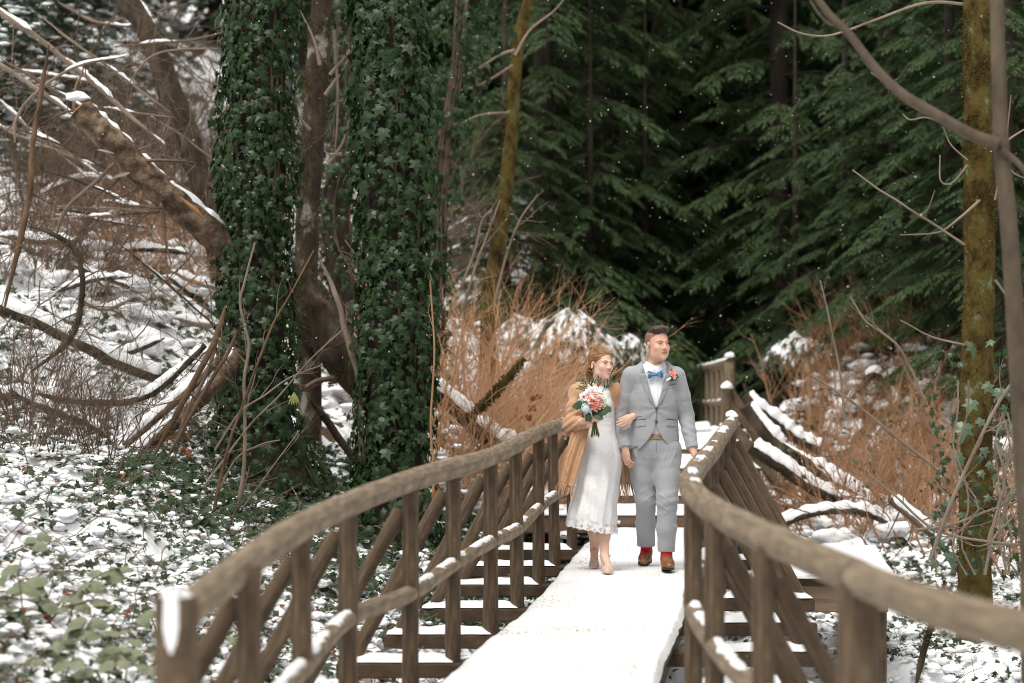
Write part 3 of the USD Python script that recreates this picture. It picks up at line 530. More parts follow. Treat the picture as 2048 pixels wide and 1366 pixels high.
# ---- foreground sapling with a long arching branch
t = thing('bare_sapling', 'smooth grey out of focus sapling with one long arching branch', 'tree'); Y = 11.5
P = px_line([(1970, -700), (1984, -300), (1992, -60), (1995, 60), (1999, 200), (2003, 300), (2016, 430), (2026, 560), (2034, 700), (2044, 860), (2060, 1080)], Y, 50); P = np.vstack([P, [P[-1, 0] + .02, Y, gz(P[-1, 0], Y) - .1]]); R = np.interp(np.arange(51), [0, 9, 22, 50], [W(16, Y), W(26, Y), W(32, Y), W(40, Y)])
obj('trunk', MB().add(*tube(P, R, 14, bump=.003, bs=8, seed=3)), 'bark_grey', t, smooth=True)
for pts, w0, w1 in (([(1996, 288), (1940, 268), (1870, 228), (1800, 185), (1745, 130), (1700, 70), (1660, 30), (1615, -30)], 26, 13), ([(1690, 42), (1665, 50), (1640, 30), (1620, 0)], 6, 4), ([(2003, 300), (2040, 330), (2075, 380)], 14, 10)):
    obj('branch', MB().add(*tube(px_line(pts, Y - .05, 6 * len(pts)), np.linspace(W(w0, Y), W(w1, Y), 6 * len(pts)), 10)), 'bark_grey', t, smooth=True)

# ---- fallen and leaning wood, most of it carrying snow
def fallen(name, label, cat, pts, Y, w, mat, cover=.85, depth=1.0, w1=None, twigs=0, bump=.012, n=None, wid=.95, moss=0, seed=1, steep=.85, group=None):
    r_ = np.random.default_rng(seed); P = px_line(pts, Y, n or 8 * len(pts), .05, seed); R = np.linspace(W(w, Y), W(w1 or w, Y), len(P)); q_ = np.linspace(0, 1, len(P)); t = thing(name, label, cat, group=group)
    if w <= 15 and cat == 'branch': R = R * np.minimum(1, np.minimum(.3 + 4 * q_, .3 + 4 * (1 - q_)))
    obj('trunk' if w > 18 else 'limb', MB().add(*tube(P, R, 14 if w > 18 else 9, bump=min(bump, R.min() * .3), bs=6, seed=seed)), mat, t, smooth=60)
    if cover: m = MB(); snow_on(r_, m, P, R, cover, depth, wid=wid, steep=steep); obj('snow', m, 'snow', t, smooth=True, kind='stuff') if not m.empty() else 0
    if moss: obj('moss', moss_fuzz(r_, P, R, moss, .025), 'moss', t, kind='stuff')
    for k in range(twigs):
        i = r_.integers(1, len(P) - 1); m = MB(); twiggy(r_, m, P[i], np.array([r_.normal(), r_.normal() * .7, -.6 + r_.normal() * .7]), r_.uniform(.3, .8), R[i] * .16 + .003, 1, kids=(4, 3, 2), bend=.2, grav=.25, sides=(5, 4, 3, 3)); obj('twig', m, 'twig_brown', t, smooth=True)
    return t, P, R
t, P, R = fallen('snapped_log', 'thick snapped log leaning on the left ivy trunk with snow along its top', 'log', [(160, 222, 20.2), (230, 290, 20.2), (310, 372, 20.3), (390, 440, 20.45), (470, 512, 20.6), (560, 600, 20.8)], 20.2, 55, 'log_rot', .97, .3, twigs=9, bump=.026, wid=.55, n=60, seed=3, w1=60)
t0 = P[0]; v, f, uv = tube(np.array([t0 + (P[0] - P[2]) * .02, t0 + (P[0] - P[2]) * .25]), [.115, .09], 14, bump=.03, bs=9, seed=2); obj('broken_end', MB().add(v, f, uv), 'split_wood', t, smooth=40)
cap_snow(t0 + np.array([-.02, -.02, .1]), .1, .06, 'snow', t, 6)
for a, b, w in (((232, 308), (205, 300), 20), ((262, 345), (240, 352), 14)):
    q = px_line([a, b], 20.0, 4); obj('bracket_fungus', place_many(*OVAL, q[:1] + [[0, -.05, 0]], q[-1:] - q[:1] + [[0, -.05, 0]], np.array([[0, -.3, 1.0]]), np.array([.16])), 'twig_pale', t)
obj('torn_wood', MB().add(*tube(px_line([(362, 400), (392, 425), (412, 447)], 20.0, 8) + [0, -.045, .02], [.004, .012, .016, .018, .016, .014, .01, .004], 8, bump=.008)), 'split_wood', t, smooth=True)
fallen('leaning_trunk', 'dark mossy trunk leaning down behind the snapped log, snow on its side', 'tree', [(215, -60), (290, 60), (340, 170), (385, 300), (425, 430), (450, 560)], 26.0, 40, 'bark_brown', .5, .6, w1=58, twigs=10, bump=.03, moss=2500, seed=4, wid=.5, steep=.97)
fallen('leaning_trunk', 'heavy dark trunk slanting down between the two ivy trunks', 'log', [(585, 560), (640, 640), (700, 730), (790, 830)], 22.6, 80, 'bark_brown', .3, .3, w1=88, twigs=6, bump=.04, moss=5000, seed=5, wid=.5)
fallen('dead_stick', 'pale pinkish dead stick standing between the two ivy trunks', 'branch', [(640, 520), (668, 580), (690, 650), (712, 740), (722, 850), (725, 960), (722, 1040)], 20.0, 11, 'twig_pale', 0, w1=14, seed=6)
fallen('pale_branch', 'pale slanting branch crossing the top left corner', 'branch', [(-60, -20), (10, 32), (80, 75), (160, 142), (240, 215), (330, 290)], 22.0, 13, 'twig_pale', .35, .8, w1=9, twigs=8, seed=7)
fallen('pale_branch', 'pale bare branch sloping to the end of the snapped log', 'branch', [(-40, 100), (30, 150), (90, 190), (150, 232)], 21.4, 11, 'twig_pale', .2, .8, w1=7, twigs=5, seed=8)
fallen('pale_branch', 'pale arching branch with a hooked end below the snapped log', 'branch', [(112, 470), (135, 415), (190, 365), (240, 318), (300, 290)], 20.6, 9, 'twig_pale', .0, .8, w1=7, twigs=4, seed=9)
fallen('pale_branch', 'pale twiggy branch reaching down at the left edge', 'branch', [(30, 285), (32, 240), (72, 185), (150, 135), (260, 110)], 21.0, 8, 'twig_pale', .25, .8, w1=5, twigs=6, seed=10)
fallen('pale_branch', 'thin pale curved branch touching the left ivy trunk', 'branch', [(255, 170), (300, 115), (360, 100), (440, 96)], 20.8, 5, 'twig_pale', 0, w1=4, twigs=3, seed=11)
fallen('dark_stem', 'dark straight stem rising along the left edge', 'branch', [(98, 90), (84, 170), (70, 270), (58, 380), (42, 470), (8, 620)], 20.3, 9, 'stem_red', 0, w1=14, twigs=6, seed=12)
fallen('dark_stem', 'dark drooping mossy branch arching over the left bank', 'branch', [(60, 452), (110, 470), (148, 500), (166, 570), (158, 640), (130, 690), (60, 745)], 19.6, 10, 'bark_brown', .1, w1=13, twigs=9, moss=700, seed=13)
fallen('snowy_log', 'long snow topped log lying highest on the left bank', 'log', [(-40, 600), (20, 622), (80, 648), (150, 682), (235, 724), (320, 758)], 21.5, 24, 'bark_brown', .93, .95, w1=26, twigs=3, moss=700, seed=14)
fallen('snowy_log', 'curved snow laden bough with an upturned end on the left bank', 'log', [(0, 792), (60, 788), (150, 800), (235, 806), (300, 788), (345, 755), (410, 690)], 19.8, 19, 'bark_brown', .95, 1.1, w1=13, moss=900, seed=15)
fallen('snowy_log', 'snow topped mossy bough sloping to a hanging end on the left bank', 'log', [(20, 782), (70, 806), (120, 826), (170, 846), (208, 872), (228, 910), (232, 960)], 19.2, 17, 'bark_brown', .9, 1.0, w1=9, twigs=4, moss=900, seed=16)
fallen('snowy_log', 'snowy log rising to the right under the dead red branches', 'log', [(190, 935), (270, 872), (340, 812), (400, 758), (440, 712)], 19.4, 16, 'log_rot', .92, 1.1, w1=18, seed=17, steep=.95)
fallen('snowy_log', 'thicker reddish log with snow, nearest the left ivy trunk foot', 'log', [(245, 952), (300, 890), (370, 830), (430, 770), (480, 700)], 19.6, 26, 'log_rot', .85, 1.0, w1=28, seed=18, steep=.95)
fallen('snowy_log', 'short stubby snow topped log low on the left bank', 'log', [(20, 868), (55, 898), (100, 935)], 18.2, 17, 'bark_brown', .95, 1.0, seed=19)
fallen('snowy_log', 'blurred mossy branch crossing snow behind the left thicket', 'log', [(215, 520), (290, 590), (345, 640), (395, 690)], 25.5, 17, 'moss_trunk', .4, .8, twigs=6, moss=600, seed=20)
fallen('dead_branch', 'red brown dead branch propped against the left ivy trunk', 'branch', [(300, 925), (345, 845), (395, 750), (430, 680), (452, 610)], 18.9, 11, 'stem_red', .12, .7, w1=14, twigs=7, seed=21)
fallen('dead_branch', 'thin forked dead branch just right of the propped red one', 'branch', [(325, 935), (365, 860), (410, 780), (450, 715), (475, 660)], 18.8, 7, 'stem_red', .1, .7, w1=9, twigs=7, seed=22)
fallen('dead_branch', 'leaning dead branch with fine twigs behind the propped red one', 'branch', [(350, 915), (372, 830), (420, 730), (440, 650)], 19.2, 8, 'twig_brown', .1, .7, w1=8, twigs=7, seed=23)
fallen('dead_branch', 'dark slanting pole leaning behind the right ivy trunk foot', 'branch', [(620, 800), (660, 850), (700, 905), (740, 950)], 21.2, 15, 'bark_brown', 0, w1=17, seed=24)
fallen('snowy_log', 'snow capped log running down behind the left handrail', 'log', [(850, 775), (890, 800), (935, 840), (985, 878), (1040, 915)], 23.0, 30, 'bark_brown', .97, .9, w1=38, moss=1200, seed=25)
fallen('mossy_stub', 'green mossy stub with snow pointing up out of the orange shrubs', 'branch', [(930, 838), (965, 812), (995, 780), (1025, 745), (1048, 716)], 22.3, 15, 'moss_trunk', .6, 1.2, w1=15, moss=1500, seed=26, steep=.97)
fallen('snowy_log', 'long snow covered log sloping down on the right beyond the braces', 'log', [(1490, 812), (1545, 880), (1620, 935), (1700, 985), (1790, 1040), (1880, 1100), (1920, 1150)], 25.0, 28, 'bark_brown', .97, .95, w1=32, twigs=6, seed=27, steep=.95)
fallen('snowy_log', 'shorter snow covered log under the long one on the right', 'log', [(1500, 895), (1560, 935), (1620, 975), (1700, 1010), (1760, 1035)], 24.4, 26, 'bark_brown', .97, .9, twigs=4, moss=700, seed=28, steep=.95)
fallen('snowy_log', 'low arched snowy bough above a dark hollow on the right bank', 'log', [(1560, 1050), (1620, 1028), (1690, 1020), (1750, 1032), (1800, 1075), (1830, 1120)], 23.4, 15, 'bark_brown', .95, 1.3, twigs=8, seed=29)
fallen('snowy_log', 'snowy log end beyond the landing braces', 'log', [(1490, 790), (1530, 830), (1580, 870), (1640, 900)], 27.0, 22, 'bark_brown', .97, 1.0, seed=30, steep=.95)
fallen('snowy_log', 'snow dusted branch tangle low beside the side platform', 'log', [(1780, 1000), (1850, 1060), (1900, 1110), (1940, 1180)], 21.5, 15, 'twig_brown', .9, 1.3, twigs=8, seed=31, steep=.95)
fallen('dark_stem', 'thin mossy stem standing under the right handrail', 'branch', [(1890, 1160), (1875, 1220), (1850, 1290), (1830, 1380)], 15.5, 14, 'bark_brown', 0, moss=500, seed=33)
r2 = np.random.default_rng(78)
for k in range(22):
    Yk = r2.uniform(21.5, 28); x0, y0 = r2.uniform(-60, 330), r2.uniform(-40, 480); a = r2.uniform(-.35, 1.0); Lp = r2.uniform(130, 300); b_ = r2.normal() * .12
    fallen('bare_branch', 'thin pale twiggy branch criss crossing the upper left slope', 'branch', [(x0, y0), (x0 + Lp * .35, y0 + Lp * .35 * math.tan(a * .8) + b_ * 70), (x0 + Lp * .7, y0 + Lp * .7 * math.tan(a * .8) + b_ * 60), (min(x0 + Lp, 470), y0 + Lp * math.tan(a * .8))], Yk, r2.uniform(4, 8), ('twig_pale', 'twig_brown', 'twig_pale', 'bark_brown')[k % 4], .25, .9, w1=r2.uniform(2, 5), twigs=9, seed=200 + k, group='pale branches of the upper left slope')
r2 = np.random.default_rng(77)
for k in range(26):
    Yk = r2.uniform(22.5, 36); x0 = r2.uniform(-20, 430); xw = (x0 - 1024) * Yk / FPX; zg = gz(xw, Yk); y0 = 657 + (EYE - zg - r2.uniform(.05, .5)) * FPX / Yk; a = r2.uniform(-.5, .9); Lp = r2.uniform(60, 160)
    fallen('snowy_branch', 'thin snow dusted fallen branch among the thickets of the left slope', 'branch', [(x0, y0), (x0 + Lp * .5, y0 + Lp * .5 * math.tan(a) * .6 + r2.normal() * 8), (x0 + Lp, y0 + Lp * math.tan(a) * .6)], Yk, r2.uniform(6, 14), ('twig_brown', 'bark_brown', 'twig_pale')[k % 3], .8, 1.2, twigs=3, seed=100 + k, group='fallen branches on the left slope')
for k in range(9):
    x0 = 1480 + 60 * k + r2.normal() * 15; Yk = r2.uniform(29, 35); xw = (x0 - 1024) * Yk / FPX; zg = gz(xw, Yk); y0 = 657 + (EYE - zg - r2.uniform(.05, .4)) * FPX / Yk; Lp = r2.uniform(60, 130)
    fallen('snowy_branch', 'snow dusted fallen branch below the conifers on the right', 'branch', [(x0, y0), (x0 + Lp * .5, y0 - 8 + r2.normal() * 10), (x0 + Lp, y0 + r2.normal() * 18)], Yk, r2.uniform(8, 18), 'bark_dark', .8, 1.0, twigs=4, seed=140 + k, group='fallen branches below the conifers')
# ---- slender saplings in front of the left ivy trunk
def sapling(label, lines, Y, mat, seed, twigs=5):
    r_ = np.random.default_rng(seed); t = thing('thin_sapling', label, 'sapling')
    for pts, w0, w1 in lines:
        P = px_line(pts, Y, 6 * len(pts), .03, seed); R = np.linspace(W(w0, Y), W(w1, Y), len(P)); obj('stem', MB().add(*tube(P, R, 7)), mat, t, smooth=True)
        for k in range(twigs):
            i = r_.integers(2, len(P) - 1); m = MB(); twiggy(r_, m, P[i], unit(P[i] - P[min(i + 1, len(P) - 1)]) + r_.normal(size=3) * np.array([.8, .5, .4]), r_.uniform(.15, .5), R[i] * .5, 1, kids=(3, 2, 2), bend=.12, up=.03, sides=(5, 4, 3, 3)); obj('twig', m, mat, t, smooth=True)
sapling('thin grey brown sapling standing before the left ivy trunk', [([(510, 485), (490, 560), (480, 610), (498, 690), (488, 760), (490, 870), (484, 960), (470, 1040)], 4, 9)], 18.4, 'twig_pale', 41)
sapling('slender dark sapling crossing the left ivy trunk on a slant', [([(628, 500), (580, 590), (545, 650), (510, 740), (478, 830), (455, 900), (432, 1000), (408, 1140)], 3, 8), ([(432, 1000), (425, 1060), (430, 1120)], 4, 5)], 17.6, 'stem_red', 42)
sapling('spray of fine arching twigs low across the left ivy trunk', [([(690, 655), (620, 720), (560, 790), (500, 850), (440, 930), (380, 1010)], 3, 5), ([(645, 730), (580, 755), (530, 790), (480, 825), (430, 900)], 3, 5), ([(560, 880), (520, 890), (470, 920), (430, 1000)], 2, 4), ([(600, 860), (540, 940), (490, 1010), (450, 1060)], 2, 4)], 17.9, 'twig_pale', 43, 3)
sapling('fine upright twig beside the trunk foot near the handrail', [([(860, 560), (868, 700), (862, 830), (866, 960), (868, 1050)], 3, 6)], 19.2, 'twig_rust', 44, 3)
sapling('reddish brown sapling at the left foot of the slope', [([(250, 905), (232, 960), (205, 1000), (170, 1030)], 4, 6), ([(500, 930), (480, 1000), (440, 1090), (400, 1150)], 3, 5)], 17.0, 'stem_red', 45, 4)
sapling('tall budding sapling against the conifers above the orange shrubs', [([(1000, 400), (975, 470), (955, 520), (925, 620)], 3, 6), ([(985, 420), (965, 440), (950, 500), (920, 580)], 3, 6), ([(1075, 390), (1040, 440), (1010, 520), (990, 600)], 3, 6)], 23.5, 'twig_pale', 46, 5)
sapling('bare twig sapling in front of the right conifers', [([(1640, 560), (1660, 640), (1680, 740), (1690, 840)], 3, 6), ([(1700, 590), (1730, 640), (1800, 700), (1850, 800)], 3, 6), ([(1620, 750), (1700, 800), (1800, 880), (1900, 960)], 5, 7)], 20.5, 'twig_pale', 47, 5)
sapling('tangle of pale twigs below the orange mossy trunk', [([(2060, 720), (2000, 800), (1950, 900), (1900, 1010), (1860, 1120)], 6, 9), ([(2048, 1000), (1980, 1020), (1900, 1050), (1830, 1060)], 4, 6), ([(1990, 880), (2010, 960), (1990, 1040), (1970, 1150)], 5, 7), ([(1740, 950), (1800, 1000), (1870, 1060), (1960, 1080), (2040, 1090)], 4, 6)], 17.2, 'twig_pale', 48, 8)
# hanging bud cluster and dead leaves
bd = thing('catkin_tuft', 'small tuft of hanging yellowish catkins before the left ivy trunk', 'catkins'); q = at(588, 785, 17.8)
for k in range(5): obj('catkin', MB().add(*tube(spline([q, q + [(k - 2) * .012, .0, -.05], q + [(k - 2) * .02, 0, -.09]], 6), [.004, .006, .007, .006, .005, .002], 6)), 'bud_green', bd, smooth=True)
for (x, y, Y, n_, lab) in ((366, 880, 18.7, 7, 'cluster of orange dead leaves hanging on the propped red branch'), (868, 965, 19.0, 9, 'orange dead leaves caught at the right ivy trunk foot'), (1055, 830, 23.0, 9, 'orange dead leaves in the shrubs left of the bride')):
    t = thing('dead_leaf_cluster', lab, 'leaves')
    for k in range(n_): obj('dead_leaf', place_many(*OVAL, at(x + rng.normal() * 9, y + rng.normal() * 16, Y)[None], rng.normal(size=(1, 3)) + [[0, 0, -1]], rng.normal(size=(1, 3)) + [[0, -1, 0]], np.array([rng.uniform(.05, .1)])), 'dead_leaf', t)

# ---- shrubs: six kinds of bare thicket, repeated
def shrub_kind(name, seed, stems, h, lean, mat, width, kids=(6, 4, 2), buds=0, bend=.09, grav=.0, up=.015):
    r_ = np.random.default_rng(seed); c = proto(name); m = MB(); keep = []
    for k in range(stems):
        a = r_.uniform(0, 6.28); b = r_.random() ** .6 * width
        d = np.array([math.cos(a) * .35 + lean[0] + r_.normal() * .22, math.sin(a) * .35 + lean[1] + r_.normal() * .22, 1.0]); twiggy(r_, m, (math.cos(a) * b, math.sin(a) * b, -.12), d, h * r_.uniform(.55, 1.1), r_.uniform(.007, .0145), 0, kids=kids, bend=bend, up=up, grav=grav, spread=.6, sides=(5, 4, 3, 3), n=9, tip=.35, keep=keep)
    p = '/World/Kinds/' + name; obj('stems', m, mat, p, smooth=True)
    if buds:
        i = r_.integers(0, len(keep), buds); q = np.array([keep[j][0][r_.integers(1, len(keep[j][0]))] for j in i]); obj('leaves', place_many(*OVAL, q, np.array([0, 0, -.3]) + r_.normal(size=(buds, 3)) * [.8, .8, .6], r_.normal(size=(buds, 3)), r_.uniform(.04, .1, buds)), 'ground_leaf', p, kind='stuff')
    return p
K_or = [shrub_kind('orange_shrub_%s' % n, s, 21, 1.6, (.35, 0), 'twig_orange', .5, kids=(7, 4, 1), bend=.16) for n, s in (('a', 1), ('b', 2), ('c', 3))]
K_ru = [shrub_kind('rust_shrub_%s' % n, s, 17, 1.45, (.0, 0), 'twig_rust', .55, kids=(6, 4, 1), buds=24, bend=.16) for n, s in (('a', 4), ('b', 5))]
K_br = [shrub_kind('brown_thicket_%s' % n, s, 15, 1.6, (.1, 0), 'twig_brown', .6, kids=(8, 5, 2), bend=.14, grav=.14) for n, s in (('a', 6), ('b', 7))]
K_rf = [shrub_kind('russet_thicket_%s' % n, s, 11, 1.5, (-.1, 0), 'twig_rust', .6, kids=(7, 4, 2), bend=.14, grav=.15) for n, s in (('a', 8), ('b', 9))]
def put(kinds, name, labels, cat, group, spots, zoff=0.0):
    for i, (px, Y, s) in enumerate(spots):
        label = labels if isinstance(labels, str) else labels[i]
        x = (px - 1024) * Y / FPX; copy_of(kinds[i % len(kinds)], name, label, cat, (x, Y, gz(x, Y) + zoff), rng.uniform(-.7, .7), group, s * np.array([1, 1, rng.uniform(.9, 1.1)]))
put(K_or, 'bare_shrub', 'dry orange bare stemmed shrub of the thicket left of the couple', 'shrub', 'orange shrubs behind the left handrail', [(885, 22.5, 1.15), (900, 24, 1.25), (940, 23.3, 1.05), (960, 25.2, 1.15), (990, 24, .95), (1010, 26, 1.05), (1045, 24.6, .85), (1070, 26.5, .95), (1095, 25, .75), (1115, 27, .8), (1000, 22.2, .6), (1060, 22.8, .55), (930, 27, 1.2), (1120, 24, .6), (870, 26, 1.3)])
put(K_ru, 'bare_shrub', 'rust brown shrub with a few green leaves in the thicket right of the path', 'shrub', 'rust shrubs on the right bank', [(1570, 26, 0.72), (1650, 26.5, 0.90), (1700, 28, 0.99), (1750, 25.5, 0.90), (1840, 27, 0.99), (1900, 26.5, 0.99), (1600, 29, 0.72), (1605, 27, 0.85), (1620, 25.5, 0.90), (1660, 28, 1.03), (1690, 24.5, 0.85), (1720, 26.5, 0.99), (1760, 24, 0.90), (1790, 27, 1.03), (1820, 23.5, 0.85), (1850, 25.5, 0.99), (1890, 24, 0.90), (1920, 22.5, 0.85), (1625, 30, 0.79), (1740, 30, 0.86), (1870, 29, 0.86), (1980, 24, 0.99), (2040, 22, 0.99), (1610, 31, 0.86), (1650, 32, 0.94), (1700, 31.5, 0.94), (1780, 32, 0.97), (1830, 30.5, 0.94), (1900, 31, 0.94)])
put(K_rf, 'bare_shrub', 'fine russet thicket shrub on the snowy left slope', 'shrub', 'russet thicket behind the left bank logs', [(150, 25, .8), (210, 26, .9), (260, 25, .8), (310, 27, .95), (360, 26, .9), (410, 27.5, 1.0), (230, 29, 1.0), (330, 30, 1.05), (400, 31, 1.1)], -.1)
put(K_br, 'bare_shrub', 'tall grey brown twig thicket high on the left slope', 'shrub', 'brown twig thicket at upper left', [(250, 31, 1.4), (310, 30, 1.5), (370, 32, 1.5), (420, 30.5, 1.6), (340, 34, 1.5), (410, 35, 1.5), (580, 29, 1.7), (660, 29, 1.8), (120, 35, 1.4), (180, 39, 1.3), (340, 40, 1.5), (20, 24, .8), (70, 25.5, .9), (120, 24.5, .8), (60, 28, 1.0), (0, 27, .9), (170, 27.5, .9), (100, 30, 1.1), (30, 32, 1.2), (160, 33, 1.2)], -.1)
put(K_br, 'bare_shrub', ['brown twig clump under the hanging end of the snowy bough', 'low twig clump left of the hanging snowy bough end', 'low twig clump below the arching dark branch', 'low twig clump by the dark fern at the left edge', 'small twig clump in the snow right of the fern', 'twig clump between the snowy bough and the propped red branch', 'twig clump beside the stubby snow topped log', 'twig clump under the snowy logs at the left edge'], 'shrub', 'low twig clumps on the left bank', [(215, 17.8, .42), (150, 19.5, .5), (60, 18.6, .5), (20, 17.2, .45), (110, 17.6, .36), (300, 20.4, .5), (180, 18.6, .45), (40, 20.4, .55)], .12)
def hang(label, spots, Y, seed, mat='twig_brown'):
    r_ = np.random.default_rng(seed); t = thing('hanging_twigs', label, 'twigs'); 
    for (x, y, L) in spots:
        m = MB(); twiggy(r_, m, at(x, y, Y + r_.normal() * .5), np.array([r_.normal() * .6, r_.normal() * .4, -1]), L, .007, 0, kids=(8, 6, 3), bend=.17, grav=.1, sides=(5, 4, 3, 3), n=8); obj('twig', m, mat, t, smooth=True)
hang('mass of fine brown twigs drooping above the snapped log', [(280, 30, 1.1), (320, 60, 1.2), (350, 110, 1.1), (400, 40, 1.2), (420, 120, 1.2), (300, 130, 1.0), (380, 200, 1.0), (430, 230, 1.0), (240, 20, 1.0), (200, 60, 1.0), (330, 0, 1.0), (410, 310, .9), (260, 80, 1.1), (290, 180, 1.1), (340, 240, 1.1), (390, 330, 1.0), (420, 380, 1.0), (310, 270, 1.0), (360, 20, 1.1), (160, 20, 1.0), (120, 90, 1.0), (400, 170, 1.0), (270, 230, .9), (220, 140, .9)], 23.5, 51)
hang('fine twigs trailing from the branches at the left edge', [(30, 330, .9), (90, 260, .8), (140, 500, .9), (170, 540, .9), (60, 480, 1.0), (20, 560, .8), (100, 600, .8), (200, 480, .9), (250, 440, .9), (300, 420, 1.0), (220, 560, .8), (280, 520, .8), (350, 480, .9), (390, 500, .9), (330, 560, .8), (410, 560, .8), (10, 420, .9), (110, 380, .8), (180, 420, .9), (80, 560, .8), (240, 620, .7), (160, 640, .7), (40, 660, .6), (300, 640, .7)], 20.8, 52, 'twig_brown')
hang('sparse twigs between the ivy trunks at the top', [(580, 40, .8), (600, 150, .7), (690, 80, .8), (680, 180, .7), (570, 220, .6), (665, 470, .8), (690, 480, .7)], 22.2, 53, 'twig_pale')

# ---- conifers
def conifer_kind(name, seed, mat, zlo, zhi, reach, n_br, snow=0.0):
    r_ = np.random.default_rng(seed); p = '/World/Kinds/' + name; proto(name); H = 16.0
    obj('trunk', MB().add(*tube([(0, 0, -.6), (.03, 0, 3), (0, .04, 8), (0, 0, H)], [.2, .17, .12, .02], 10, bump=.02)), 'bark_dark', p, smooth=60)
    wood, pos, tip, nrm, sc = MB(), [], [], [], []; sn = []
    for k in range(n_br):
        z = zlo + (zhi - zlo) * (k + r_.random()) / n_br; a = k * 2.399 + r_.normal() * .3; L = reach * (1 - .55 * z / H) * r_.uniform(.6, 1.15); out = np.array([math.cos(a), math.sin(a), 0])
        n = 12; s = np.linspace(0, 1, n); P = np.array([0, 0, z]) + out[None] * (s * L)[:, None] + np.array([0, 0, 1.0]) * (.18 * s - .62 * s ** 2.2)[:, None] * L * r_.uniform(.55, 1.0); P[1:] += np.cumsum(r_.normal(0, .015, (n - 1, 3)), 0)
        wood.add(*tube(P, np.linspace(.028, .005, n), 4, cap=False)); lat = np.cross(out, [0, 0, 1.0])
        m = int(13 * L / 1.8); ss = r_.uniform(.18, 1, m * 2); 
        for j, u in enumerate(ss):
            sd = 1 if j % 2 else -1; b = np.array([np.interp(u, s, P[:, i]) for i in range(3)]); l2 = L * r_.uniform(.2, .38) * (1.15 - .75 * u) + .08; d = unit(out * r_.uniform(.5, 1) + lat * sd * r_.uniform(.5, 1.0) + np.array([0, 0, -.25]))
            q = np.linspace(0, 1, 10)[1:]; c = b + d * (q * l2)[:, None] + np.array([0, 0, -.28]) * (q ** 2 * l2)[:, None]; dd = unit(d + np.array([0, 0, -.5]) * q[:, None])
            for sgn in (-1, 1):
                pos.append(c); lt_ = np.cross(dd, [0, 0, 1.0]); tip.append(dd * .8 + lt_ * sgn * .75 + r_.normal(0, .15, (9, 3)) + [0, 0, -.15]); nrm.append(np.array([0, 0, 1.0]) + r_.normal(0, .3, (9, 3))); sc.append(r_.uniform(.1, .22, 9) * (1.15 - .5 * q))
            pos.append(c[-1:]); tip.append(dd[-1:]); nrm.append(np.array([[0, 0, 1.0]])); sc.append(r_.uniform(.12, .2, 1))
            if snow and r_.random() < snow: sn.append(c[r_.integers(1, 8)] + [0, 0, .02])
    obj('limbs', wood, 'bark_dark', p, kind='stuff')
    pos, tip, nrm, sc = map(np.concatenate, (pos, tip, nrm, sc)); big = np.stack([sc * .8, sc, sc], 1)
    obj('crown', place_many(*LEAFLET, pos, tip, nrm, big), mat, p, kind='stuff')
    if sn: sn = np.array(sn); obj('snow', blobs(r_, sn, np.stack([r_.uniform(.05, .15, len(sn)), r_.uniform(.05, .15, len(sn)), r_.uniform(.02, .045, len(sn))], 1)), 'snow', p, smooth=True, kind='stuff')
    return p
KC = [conifer_kind('conifer_a', 61, 'conifer', .9, 10.5, 2.7, 66), conifer_kind('conifer_b', 62, 'conifer', 1.6, 10.5, 2.4, 62), conifer_kind('conifer_c', 63, 'conifer', .5, 9.5, 2.9, 66)]
KG = [conifer_kind('young_conifer', 64, 'conifer_grey', .2, 6, 2.0, 60, .55)]
def trees(kinds, name, label, group, spots):
    for i, (px, Y, s) in enumerate(spots):
        x = (px - 1024) * Y / FPX; lab = label if isinstance(label, str) else label[i]; copy_of(kinds[i % len(kinds)], name, lab, 'tree', (x, Y, gz(x, Y)), rng.uniform(0, 6.28), group, s)
trees(KC, 'conifer_tree', ['front dark conifer nearest the thin leaning mossy stem', 'front dark conifer above the head of the bride', 'front dark conifer directly above the man', 'front dark conifer above the landing railing post', 'front dark conifer beneath the start of the arching branch', 'front dark conifer in the middle of the right conifer wall', 'front dark conifer just left of the orange mossy trunk', 'front dark conifer hidden behind the orange mossy trunk', 'front dark conifer at the right edge behind the grey sapling', 'set back dark conifer over the snowy gap on the right'], 'front conifers behind the landing', [(1090, 37, 1.0), (1225, 39, 1.0), (1320, 43, .95), (1455, 45, 1.0), (1560, 37, 1.0), (1650, 40, 1.05), (1850, 37, .9), (1960, 33, .9), (2060, 32, .95), (1770, 41, 1.0)])
trees(KC, 'conifer_tree', 'dim conifer deeper in the wood behind the front conifers', 'conifers deeper in the wood', [(960, 44, 1.05), (1040, 46, 1.1), (1150, 47, 1.1), (1280, 45, 1.05), (1390, 48, 1.15), (1510, 46, 1.1), (1610, 48, 1.15), (1710, 50, 1.1), (1810, 48, 1.1), (1910, 46, 1.1), (2010, 44, 1.05), (2090, 42, 1.0), (1000, 54, 1.2), (1100, 56, 1.2), (1200, 55, 1.2), (1320, 57, 1.25), (1440, 56, 1.2), (1550, 58, 1.2), (1660, 57, 1.2), (1760, 60, 1.2), (1860, 57, 1.2), (1960, 56, 1.2), (2060, 55, 1.2), (900, 52, 1.15), (860, 46, 1.1), (800, 50, 1.1), (730, 54, 1.1), (690, 44, 1.0), (610, 48, 1.0)])
trees(KG, 'young_conifer', ['young snowy conifer at the left edge behind the dark stem', 'young snowy conifer behind the end of the snapped log', 'young snowy conifer cut by the left edge', 'young snowy conifer left of the leaning dark trunk', 'snowy conifer behind the pale crossing branches at upper left', 'far snowy conifer above the snapped log', 'far snowy conifer in the top left corner', 'far snowy conifer between the leaning trunk and the ivy trunk'], 'snowy young conifers on the left slope', [(30, 33, .62), (120, 36, .7), (-40, 30, .6), (190, 40, .8), (60, 42, .85), (140, 48, .9), (20, 50, .9), (430, 50, .9)])
